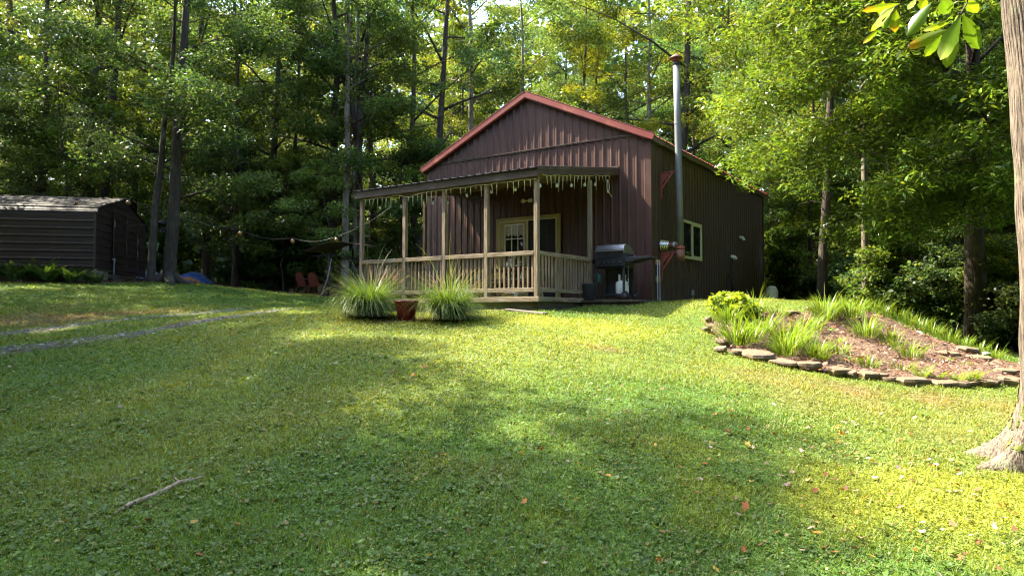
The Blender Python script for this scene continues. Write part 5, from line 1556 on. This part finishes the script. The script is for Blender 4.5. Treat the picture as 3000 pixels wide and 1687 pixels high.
GRN, YG, ORG, PALE_GLARE, BRN = (.085, .15, .014), (.16, .22, .015), (.42, .20, .02), (.20, .25, .16), (.35, .26, .14)  # the pale tone also carries white glare, put into the leaf colour
LEAF = [(560, -10, 150, 75, 75, 2.2, YG, ORG, .3), (520, 10, 330, 150, 95, 2.22, YG, None, -.4), (500, 30, 235, 300, 120, 2.15, PALE_GLARE, YG, .9), (500, 60, 385, 275, 75, 2.2, GRN, None, -.2),
        (515, 50, 495, 310, 95, 2.18, YG, ORG, .2), (900, -20, 620, 350, 155, 2.1, GRN, None, -.5), (740, -60, 640, 60, 70, 2.2, PALE_GLARE, None, .6), (1010, -60, 1080, 105, 160, 2.12, GRN, None, .2),
        (1090, 195, 800, 290, 62, 2.2, YG, PALE_GLARE, .4), (1060, 275, 630, 480, 125, 2.12, YG, ORG, -.3), (1000, 310, 820, 570, 120, 2.16, GRN, YG, .4), (1210, 125, 980, 610, 190, 2.05, (.05, .095, .022), PALE_GLARE, .5),
        (1160, 250, 1040, 695, 150, 2.12, YG, None, -.3), (1230, 110, 1405, 490, 165, 2.08, GRN, None, .3), (1260, -60, 1390, 95, 120, 2.15, YG, None, -.3), (380, -40, 330, 110, 90, 2.25, YG, None, .3), (840, -70, 780, 60, 100, 2.2, YG, None, .2), (330, 270, 150, 430, 55, 2.16, YG, BRN, .2)]
lv, lf, lc = [], [], []
for bx_, by_, tx, ty, w_, D, c1, c2, sd in LEAF:
    big_leaf(lv, lf, lc, Pz(bx_, by_, D), Pz(tx, ty, D + .03), w_ / 4.218 / 1796 * D, c1, c2, .22, sd)
lvn = np.array([tuple(p) for p in lv]) - np.array(nb)
np_obj("hanging_leaves", lvn, np.array(lf), M['near_leaf'], nt, col=np.array(lc), smooth=True)
tw = MB(nb)
for a, b, D in (((1300, -300), (1285, -20), 2.12), ((1285, -20), (1210, 115), 2.1), ((1210, 115), (1185, 95), 2.1), ((600, -200), (560, 0), 2.2), ((560, 0), (490, 45), 2.18), ((490, 45), (360, 190), 2.16), ((980, -260), (960, -30), 2.15), ((1285, -20), (1100, 270), 2.11)):
    tw.tube([Pz(*a, D), Pz(*b, D)], .0022, 6)
p1 = Vector(nb) + bough[-1]
tw.tube([p1, Vector(Pz(1300, -300, 2.12))], [.006, .003], 6).tube([p1, Vector(Pz(980, -260, 2.15))], [.006, .003], 6).tube([p1, Vector(Pz(600, -200, 2.2))], [.006, .003], 6)
tw.build("leaf_twigs", M['twig'], nt, True)

# ------------------------------------------------------------------ strap-leaved clumps, ferns, fountain grass


def blades(rng, n, r0, length, width, arch, col, lean=0.9, segs=6, up=1.0, vary=.22, tipcol=None):
    """curved strap leaves from a tuft; returns vertices, quads, colours"""
    V, Q, C = [], [], []
    for k in range(n):
        a = rng.uniform(0, 2 * np.pi); out = np.array([np.cos(a), np.sin(a), 0])
        p = out * r0 * np.sqrt(rng.random()) ; L_ = length * np.exp(rng.normal(0, .22)); tilt = rng.uniform(.02, lean)
        ang = np.pi / 2 - tilt * .55; bend = arch * rng.uniform(.5, 1.35); w = width * rng.uniform(.7, 1.3)
        sd = np.array([-out[1], out[0], 0]); c = np.array(col) * np.exp(rng.normal(0, vary)); c[0] *= rng.uniform(.85, 1.35)
        b0 = len(V)
        for i in range(segs + 1):
            t = i / segs
            ww = w * (1 - t ** 2.2) * (.55 + .45 * min(1, t * 4)) + .0006
            V.append(p - sd * ww / 2); V.append(p + sd * ww / 2)
            cc = c * (.75 + .4 * t) if tipcol is None else c * (1 - t ** 3) + np.array(tipcol) * t ** 3
            C += [cc, cc]
            an = ang - bend * t
            p = p + (out * np.cos(an) + np.array([0, 0, np.sin(an) * up])) * L_ / segs
        for i in range(segs): Q.append((b0 + 2 * i, b0 + 2 * i + 1, b0 + 2 * i + 3, b0 + 2 * i + 2))
    return np.array(V), np.array(Q), np.array(C)


LILY = [(3.63, 11.6, .52, 46, "tallest daylily clump at the left curve of the bed edging"), (3.95, 13.1, .42, 40, "daylily clump in front of the bright leafy bush"), (4.70, 13.85, .40, 34, "dark green daylily clump right of the bright leafy bush"), (4.43, 12.6, .44, 32, "sparse daylily clump inside the left part of the bed"),
        (4.25, 11.2, .48, 40, "daylily clump near the front edging left of the fern"), (4.92, 12.3, .46, 36, "daylily clump in the middle left of the mulch"), (5.47, 13.0, .30, 22, "low daylily clump at the back of the bed"), (4.70, 11.15, .40, 30, "daylily tuft mixed with fern by the front stones"),
        (5.95, 13.6, .50, 50, "big bright daylily clump on the crest of the bank"), (6.5, 13.7, .44, 40, "daylily clump on the crest right of the big one"), (6.22, 12.65, .42, 34, "daylily clump below the crest in the middle of the mulch"), (6.6, 12.5, .30, 18, "thin daylily clump right of the middle one"),
        (6.45, 11.6, .30, 24, "lone daylily clump on the right slope of mulch"), (5.39, 10.85, .20, 12, "small daylily tuft near the front edging"), (5.25, 11.1, .18, 10, "tiny daylily tuft left of the small one"), (5.89, 10.79, .18, 11, "small daylily tuft in front of the lone clump"), (5.29, 11.6, .22, 14, "small daylily tuft in bare mulch mid slope"),
        (6.5, 12.15, .22, 13, "little daylily tuft between the lone clump and the crest"), (5.15, 13.75, .22, 16, "little daylily tuft at the back between the bush and the crest clump"), (4.6, 11.75, .44, 34, "daylily clump left of centre behind the front fern"), (4.05, 12.1, .36, 28, "daylily clump behind the tallest one at the left")]
rng = np.random.default_rng(21)
for x, y, L_, nn_, lab in LILY:
    v, q, c = blades(rng, int(nn_ * 3.4), .13 + .22 * L_, L_ * 1.06, .0155, 1.25, (.125, .215, .024), 1.0)
    o = np_obj("daylily", v, q, M['lily'], col=c); o.location = (x, y, hz(x, y) + .02)
    tag(o, lab, "daylily", "daylilies in the mulch bed")
RIDGE = [(7.2, 14.35), (7.45, 14.35), (7.65, 14.25), (7.75, 14.0), (7.85, 13.75), (7.9, 13.45), (8.0, 13.15), (8.1, 12.9), (8.2, 12.65), (8.3, 12.35), (7.0, 14.5), (6.75, 14.55), (7.95, 14.1), (8.05, 13.6), (8.25, 13.1)]
for i, (x, y) in enumerate(RIDGE):
    v, q, c = blades(rng, 80, .20, .27 if i < 7 else .22, .009, 1.0, (.11, .19, .020), .8)
    o = np_obj("grass_tuft", v, q, M['lily'], col=c); o.location = (x, y, hz(x, y))
    tag(o, "uncut bright grass tuft among those lining the right crest of the bank", "grass tuft", "uncut grass tufts along the right crest of the bank")


def fern_mesh(rng, nf, L_, col, spread_=.9, dirs=None):
    V, Q, C = [], [], []
    for k in range(nf):
        a = k * 2.4 + rng.uniform(-.4, .4) if dirs is None else dirs + rng.uniform(-.6, .6)
        out = np.array([np.cos(a), np.sin(a), 0]); sd = np.array([-out[1], out[0], 0]); LL = L_ * rng.uniform(.7, 1.15)
        p = out * .03; n = 16; ang = 1.35 - rng.uniform(0, .35) * spread_; c = np.array(col) * np.exp(rng.normal(0, .18))
        for i in range(n):
            t = (i + 1) / n; an = ang - 1.25 * t * spread_
            dr_ = out * np.cos(an) + np.array([0, 0, np.sin(an)]); p2 = p + dr_ * LL / n
            wl = LL * .24 * (np.sin(np.pi * min(1, t * 1.02) ** .6) * (1 - t * .6) + .02)
            if i > 1:
                for s in (-1, 1):
                    b0 = len(V); e = sd * s + dr_ * .35; e /= np.linalg.norm(e); up_ = np.cross(e, dr_); w2 = LL / n * .42
                    V += [p, p + e * wl * .45 + dr_ * w2, p + e * wl + np.array([0, 0, -.10 * wl]), p + e * wl * .45 - dr_ * w2]
                    Q.append((b0, b0 + 1, b0 + 2, b0 + 3)); C += [c] * 4
            b0 = len(V); V += [p - sd * .003, p + sd * .003, p2 + sd * .002, p2 - sd * .002]; Q.append((b0, b0 + 1, b0 + 2, b0 + 3)); C += [c * .6] * 4
            p = p2
    return np.array(V), np.array(Q), np.array(C)


FERN = [(4.59, 12.4, .30, "fern in the left middle of the bed behind daylilies"), (3.98, 11.75, .26, "fern frond tuft beside the tallest daylily clump"), (4.78, 10.98, .28, "leafy fern by the front stones left of centre"), (5.85, 10.22, .28, "left fern of the row along the right front edging"), (6.02, 10.15, .26, "second fern of the row along the right front edging"),
        (6.2, 9.98, .26, "third fern growing over the right front edging"), (6.42, 9.98, .30, "right end fern arching over the front edging"), (7.01, 11.5, .16, "small fern by the large dark slab"), (6.94, 10.9, .18, "small fern between the slabs at the right end"), (5.64, 12.3, .20, "small fern in the middle of the mulch slope")]
for x, y, L_, lab in FERN:
    v, q, c = fern_mesh(rng, 8, L_ * 1.25, (.15, .21, .028), 1.0)
    o = np_obj("fern", v, q, M['lily'], col=c); o.location = (x, y, hz(x, y) + .02)
    tag(o, lab, "fern", "ferns in the mulch bed")
for i, (x, y, L_) in enumerate([(-17.6, 21.3, .62), (-16.9, 21.0, .6), (-16.2, 21.3, .68), (-15.6, 20.95, .62), (-15.0, 21.2, .7), (-14.5, 20.85, .6), (-14.0, 21.1, .68), (-13.5, 20.8, .6), (-13.15, 21.1, .55), (-12.8, 20.75, .5), (-12.45, 20.95, .42), (-12.15, 20.9, .34), (-14.3, 21.3, .72), (-15.8, 21.4, .7), (-13.4, 21.3, .6)]):
    v, q, c = fern_mesh(rng, 17, L_ * 1.5, (.050, .095, .030), .8)
    o = np_obj("fern", v, q, M['lily'], col=c); o.location = (x, y, hz(x, y))
    tag(o, "dark fern among the row of ferns growing along the shed wall", "fern", "ferns along the shed wall")
for i in range(26):
    x, y = -11.0 + rt.uniform(0, 7.5), 0
    y = 26.6 + (x + 11) * .28 + rt.uniform(-.2, 1.6)
    v, q, c = fern_mesh(rng, 10, .5, (.050, .090, .028), .9)
    o = np_obj("fern", v, q, M['lily'], col=c); o.location = (x, y + .9, hz(x, y + .9))
    tag(o, "low fern among those at the wood edge behind the lawn", "fern", "ferns at the wood edge behind the lawn")

for x, y, s, lab in ((-2.50, 12.78, 1.0, "left fountain grass clump with pink seed heads by the planter"), (-1.04, 12.40, .98, "right fountain grass clump with seed heads before the porch rail")):
    o = empty("fountain_grass", (x, y, hz(x, y)), x, lab, "ornamental grass", "fountain grass clumps beside the planter")
    sets = [blades(rng, int(1200 * s), .15, .82 * s, .0095, 2.0, (.110, .215, .034), 1.0, 8, tipcol=(.20, .26, .08)),
            blades(rng, 900, .17, .62 * s, .0090, 2.4, (.125, .215, .05), 1.2, 8, tipcol=(.26, .29, .14)),
            blades(rng, 700, .19, .38 * s, .0085, 1.9, (.16, .22, .08), 1.9, 7, tipcol=(.34, .33, .20)),
            blades(rng, 130, .15, 1.12 * s, .0055, 1.3, (.10, .17, .03), 1.3, 8, tipcol=(.22, .24, .09))]
    V, Q, C, k0 = [], [], [], 0
    for v1, q1, c1 in sets: V.append(v1); Q.append(q1 + k0); C.append(c1); k0 += len(v1)
    V = np.concatenate(V); V[:, 2] = np.maximum(V[:, 2], .01)
    V[:, 0] += (.16 if x < -2 else -.06) * V[:, 2]; V[:, 1] -= (.02 if x < -2 else .16) * V[:, 2]
    np_obj("blades", V, np.concatenate(Q), M['lily'], o, col=np.concatenate(C))
    R = random.Random(int(x * 100))
    for k in range(17):
        a = R.uniform(0, 6.28) if k % 3 else R.uniform(2.2, 4.2); L_ = R.uniform(.80, 1.02) * s; ln = R.uniform(.12, .62)
        outv = Vector((math.cos(a), math.sin(a), 0)); pts = []
        p = outv * .05; an = math.pi / 2 - ln * .55
        for i in range(9):
            pts.append(p.copy()); an -= ln * .155; p = p + (outv * math.cos(an) + Vector((0, 0, math.sin(an)))) * L_ / 8
        st_ = MB().tube(pts[:7], .0022, 4).build("stalk", M['deadwood'], o)
        b0 = pts[6]; ax = [b0, b0.lerp(pts[7], .5), pts[7], pts[8]]
        V, Q, C = [], [], []; rg = np.random.default_rng(k + 50)
        for j in range(170):
            u = rg.random() * 2.999; i0 = int(u); c0 = np.array(ax[i0].lerp(ax[i0 + 1], u - i0)); dd = np.array((ax[i0 + 1] - ax[i0]).normalized())
            rv = rg.normal(0, 1, 3); rv -= dd * (rv @ dd); rv /= np.linalg.norm(rv); e = rv * .016 * math.sin(math.pi * (.12 + .85 * u / 3)) + dd * .012; w_ = np.cross(rv, dd) * .0018
            bq = len(V); V += [c0 - w_, c0 + w_, c0 + e + w_ * .4, c0 + e - w_ * .4]; Q.append((bq, bq + 1, bq + 2, bq + 3)); C += [np.array((.46, .30, .21)) * rg.uniform(.7, 1.25)] * 4
        np_obj("seed_head", np.array(V), np.array(Q), M['plume'], st_, col=np.array(C))

# ------------------------------------------------------------------ the lawn itself
rng = np.random.default_rng(44)


def lawn_points(n, rmin, rmax, p, half):
    u = rng.random(n); k = 2 - p
    r = (rmin ** k + (rmax ** k - rmin ** k) * u) ** (1 / k)
    a = rng.uniform(-half, half, n)
    x, y = r * np.sin(a), r * np.cos(a)
    ok = in_poly(x, y, LAWN) & ~in_poly(x, y, MULCH)
    lx = (x - O.x) * CT + (y - O.y) * ST; ly = -(x - O.x) * ST + (y - O.y) * CT
    ok &= ~((lx > -W - .1) & (lx < .02) & (ly > -.02) & (ly < LEN + .1))
    ok &= ~((lx > PX0 - .05) & (lx < PX1 + .03) & (ly > PY - .02) & (ly < .1))
    ok &= ~((lx > -1.1) & (lx < .42) & (ly > -2.05) & (ly < -.1))
    ok &= np.hypot(x + 1.84, y - 12.46) > .15
    sx = (x - so.x) * math.cos(SH) + (y - so.y) * math.sin(SH); sy = -(x - so.x) * math.sin(SH) + (y - so.y) * math.cos(SH)
    ok &= ~((sx < .1) & (sy > -.1))
    gd = np.minimum(dist_line(x, y, TRACK_A), dist_line(x, y, TRACK_B) - .04)
    ok &= (rng.random(n) < .22 + .78 * np.clip(gd / (.36 * (1 + .4 * F_fine(x, y))), 0, 1.2) ** 2.2)
    return x[ok], y[ok]


def lawn_cols(x, y, kind):
    ms, dr, lu = masks(x, y); n = len(x)
    if kind == 'blade':
        c = lerp3((.178, .205, .032), (.102, .168, .025), lu)
    else:
        c = lerp3((.148, .186, .036), (.082, .145, .030), lu)
    c = lerp3(c, (.230, .160, .065), np.clip(dr * .8 + (rng.random(n) < .07) * .7, 0, 1))
    c = lerp3(c, (.205, .238, .027), ms * .75)
    return c * np.exp(rng.normal(0, .25, n))[:, None]


x, y = lawn_points(560000, 2.4, 33, 1.55, .92)
ms, dr, lu = masks(x, y)
kp = rng.random(len(x)) > ms * .55 + dr * .25
x, y = x[kp], y[kp]; n = len(x); r = np.hypot(x, y)
d, _ = rand_dirs(rng, n, .01)
hgt = (.022 + .026 * rng.random(n)) * (1 + .5 * F_fine(x, y).clip(-1, 1) * .6) * (1 + .012 * r)
hgt *= np.where(rng.random(n) < .04, 1.7, 1.0)
z = H(x, y) - .004
lean_ = rng.uniform(.2, 1.25, n)
base = np.c_[x, y, z]
tip = base + np.c_[d[:, 0] * hgt * lean_, d[:, 1] * hgt * lean_, hgt]
sd = np.c_[-d[:, 1], d[:, 0], np.zeros(n)] * ((.0017 + .0011 * rng.random(n)) * (1 + .16 * r))[:, None]
v = np.stack([base - sd, base + sd, tip], 1).reshape(-1, 3)
col = np.repeat(lawn_cols(x, y, 'blade'), 3, 0)
col[2::3] *= 1.2
tag(np_obj("lawn_grass", v, np.arange(3 * n).reshape(-1, 3), M['grass'], col=col), "short mown grass of the lawn", "grass", kind="stuff")

x, y = lawn_points(430000, 2.4, 30, 1.55, .92)
ms, dr, lu = masks(x, y)
kp = rng.random(len(x)) > np.clip(ms * .8 + dr * .3 + .25 - .5 * F_fine(x + 5, y).clip(-1, .8), 0, 1)
x, y = x[kp], y[kp]; n = len(x); r = np.hypot(x, y)
d, nr = rand_dirs(rng, n, .42)
L_ = (.010 + .010 * rng.random(n)) * (1 + .05 * r)
big = rng.random(n) < (.13 * np.clip(1 - (x + 1) / 5, 0, 1) + .02); L_ = np.where(big, L_ * 2.0, L_)
p = np.c_[x, y, H(x, y) + .008 + .026 * rng.random(n)] - d * L_[:, None] / 2
v, q = leaf_quads(p, d, nr, L_, L_ * rng.uniform(.6, .95, n), .12, .5)
tag(np_obj("clover", v, q, M['grass'], col=np.repeat(lawn_cols(x, y, 'leaf'), 4, 0)), "clover and plantain leaves growing through the lawn", "clover", kind="stuff")

# plantain rosettes, thickest in the shaded front left
x, y = lawn_points(2600, 2.6, 16, 1.3, .85)
kp = rng.random(len(x)) < np.clip(.75 - (x + 1) / 6 - y / 22, .04, .9)
x, y = x[kp], y[kp]; V, Q, C, k0 = [], [], [], 0
for xx, yy in zip(x, y):
    m_ = rng.integers(5, 10); a = np.arange(m_) * 2.4 + rng.uniform(0, 6); el = rng.uniform(.15, .75, m_)
    d = np.c_[np.cos(a) * np.cos(el), np.sin(a) * np.cos(el), np.sin(el)]; nr = np.c_[-np.cos(a) * np.sin(el), -np.sin(a) * np.sin(el), np.cos(el)]
    L_ = rng.uniform(.028, .062) * rng.uniform(.7, 1.2, m_)
    v, q = leaf_quads(np.repeat([[xx, yy, hz(xx, yy) + .006]], m_, 0), d, nr, L_, L_ * .52, .15, .55)
    V.append(v); Q.append(q + k0); k0 += len(v)
    C.append(np.repeat(np.array((.075, .145, .034)) * np.exp(rng.normal(0, .25, m_))[:, None], 4, 0))
tag(np_obj("plantain", np.concatenate(V), np.concatenate(Q), M['grass'], col=np.concatenate(C)), "broad plantain rosettes dotted through the lawn", "weeds", kind="stuff")

# moss: tiny tufts where the lawn is yellow
x, y = lawn_points(420000, 2.4, 18, 1.5, .85)
ms, dr, lu = masks(x, y); kp = rng.random(len(x)) < ms * .6
x, y = x[kp], y[kp]; n = len(x); r = np.hypot(x, y)
d, nr = rand_dirs(rng, n, .6); L_ = (.010 + .008 * rng.random(n)) * (1 + .06 * r)
v, q = leaf_quads(np.c_[x, y, H(x, y) + .004 + .008 * rng.random(n)], d, nr, L_, L_ * .7)
tag(np_obj("lawn_moss", v, q, M['grass'], col=np.repeat(np.array((.215, .235, .022)) * np.exp(rng.normal(0, .22, n))[:, None] * np.array((1, 1, 1)), 4, 0)), "yellow moss cushions spread through the lawn", "moss", kind="stuff")

# fallen leaves
def litter(n, xs, ys, size, lift):
    V, Q, C = [], [], []
    PAL = [(.34, .24, .19), (.30, .20, .15), (.22, .075, .035), (.30, .10, .035), (.42, .16, .03), (.36, .28, .22), (.16, .07, .04), (.38, .24, .05), (.26, .15, .09)]
    for i in range(n):
        x_, y_ = xs[i], ys[i]; s = size * rng.uniform(.6, 1.35); a = rng.uniform(0, 6.28); c = np.array(PAL[rng.integers(len(PAL))]) * rng.uniform(.7, 1.2)
        tl = rng.normal(0, .35, 2); z_ = hz(x_, y_) + lift * rng.uniform(.5, 1.3); cup = rng.uniform(.1, .7)
        pts = []
        for k in range(10):
            t = a + k * 2 * math.pi / 10; rr_ = s * ((.62 if k % 2 else 1.0) * rng.uniform(.7, 1.1)) * (.55 if k in (4, 5, 6) else 1) * .55
            lx, ly = rr_ * math.cos(t), rr_ * math.sin(t)
            pts.append((x_ + lx, y_ + ly, z_ + lx * tl[0] + ly * tl[1] + cup * rr_ * (rr_ / s) + rng.uniform(-.05, .05) * s))
        b0 = len(V); V.append((x_, y_, z_)); V += pts
        C += [c * .9] + [c * rng.uniform(.8, 1.15) for _ in pts]
        for k in range(0, 10, 1): Q.append((b0, b0 + 1 + k, b0 + 1 + (k + 1) % 10))
    return np.array(V), np.array(Q), np.array(C)


x1, y1 = lawn_points(260, 3.2, 20, 1.2, .80)
xb = rng.normal(2.9, 1.3, 420); yb = rng.normal(5.6, 1.3, 420); ok = (np.hypot(xb, yb) > 3.2) & in_poly(xb, yb, LAWN) & (yb < 9.2)
xs, ys = np.r_[x1, xb[ok]], np.r_[y1, yb[ok]]
v, q, c = litter(len(xs), xs, ys, .052, .030)
tag(np_obj("fallen_leaves", v, q, M['litter'], col=c), "brown and red fallen leaves scattered over the lawn", "leaves", kind="stuff")
xm = rng.uniform(3.3, 8.3, 9000); ym = rng.uniform(9.9, 14.3, 9000); ok = in_poly(xm, ym, MULCH)
xm, ym = xm[ok], ym[ok]; n = len(xm)
d, nr = rand_dirs(rng, n, .45); L_ = .05 * np.exp(rng.normal(0, .4, n))
v, q = leaf_quads(np.c_[xm, ym, H(xm, ym) + .045 + .02 * rng.random(n)], d, nr, L_, L_ * rng.uniform(.2, .5, n), .1)
cc = np.array([(.22, .105, .06), (.13, .06, .036), (.30, .19, .13), (.40, .31, .25), (.09, .045, .03), (.26, .10, .05)])[rng.integers(0, 6, n)] * rng.uniform(.7, 1.2, (n, 1))
tag(np_obj("mulch_chips", v, q, M['litter'], col=np.repeat(cc, 4, 0)), "shredded bark chips and dead leaves covering the planting bed", "mulch", kind="stuff")
# gravel stones and woodland litter
gp = []
for P in (TRACK_A, TRACK_B):
    for (xa, ya), (xb_, yb_) in zip(P[:-1], P[1:]):
        for _ in range(int(170 * math.hypot(xb_ - xa, yb_ - ya))):
            t = rng.random(); gp.append((xa + (xb_ - xa) * t + rng.normal(0, .2), ya + (yb_ - ya) * t + rng.normal(0, .2)))
gp = np.array(gp); n = len(gp); s = .010 * np.exp(rng.normal(0, .45, n)); zg = H(gp[:, 0], gp[:, 1]) + .012
o8 = np.array([(1, 0, 0), (0, 1, 0), (-1, 0, 0), (0, -1, 0), (0, 0, .7)])
v = (np.c_[gp, zg][:, None] + o8[None] * s[:, None, None] * rng.uniform(.7, 1.3, (n, 5, 1))).reshape(-1, 3)
b = (np.arange(n) * 5)[:, None]
q = np.concatenate([b + np.array(t)[None] for t in ((0, 1, 4), (1, 2, 4), (2, 3, 4), (3, 0, 4))])
cg = np.repeat(np.array((.17, .165, .16)) * np.exp(rng.normal(0, .4, n))[:, None], 5, 0)
tag(np_obj("gravel_stones", v, q, M['litter'], col=cg), "loose grey gravel in the wheel tracks", "gravel", kind="stuff")
xw, yw = rng.uniform(-24, 22, 16000), rng.uniform(18, 38, 16000); ok = ~in_poly(xw, yw, LAWN)
xw, yw = xw[ok], yw[ok]; n = len(xw)
d, nr = rand_dirs(rng, n, .4); L_ = .11 * np.exp(rng.normal(0, .3, n))
v, q = leaf_quads(np.c_[xw, yw, H(xw, yw) + .01 + .03 * rng.random(n)], d, nr, L_, L_ * .6, .15)
tag(np_obj("woodland_litter", v, q, M['litter'], col=np.repeat(np.array((.13, .080, .045)) * np.exp(rng.normal(0, .35, n))[:, None], 4, 0)), "brown leaf litter on the floor of the woods", "leaf litter", kind="stuff")
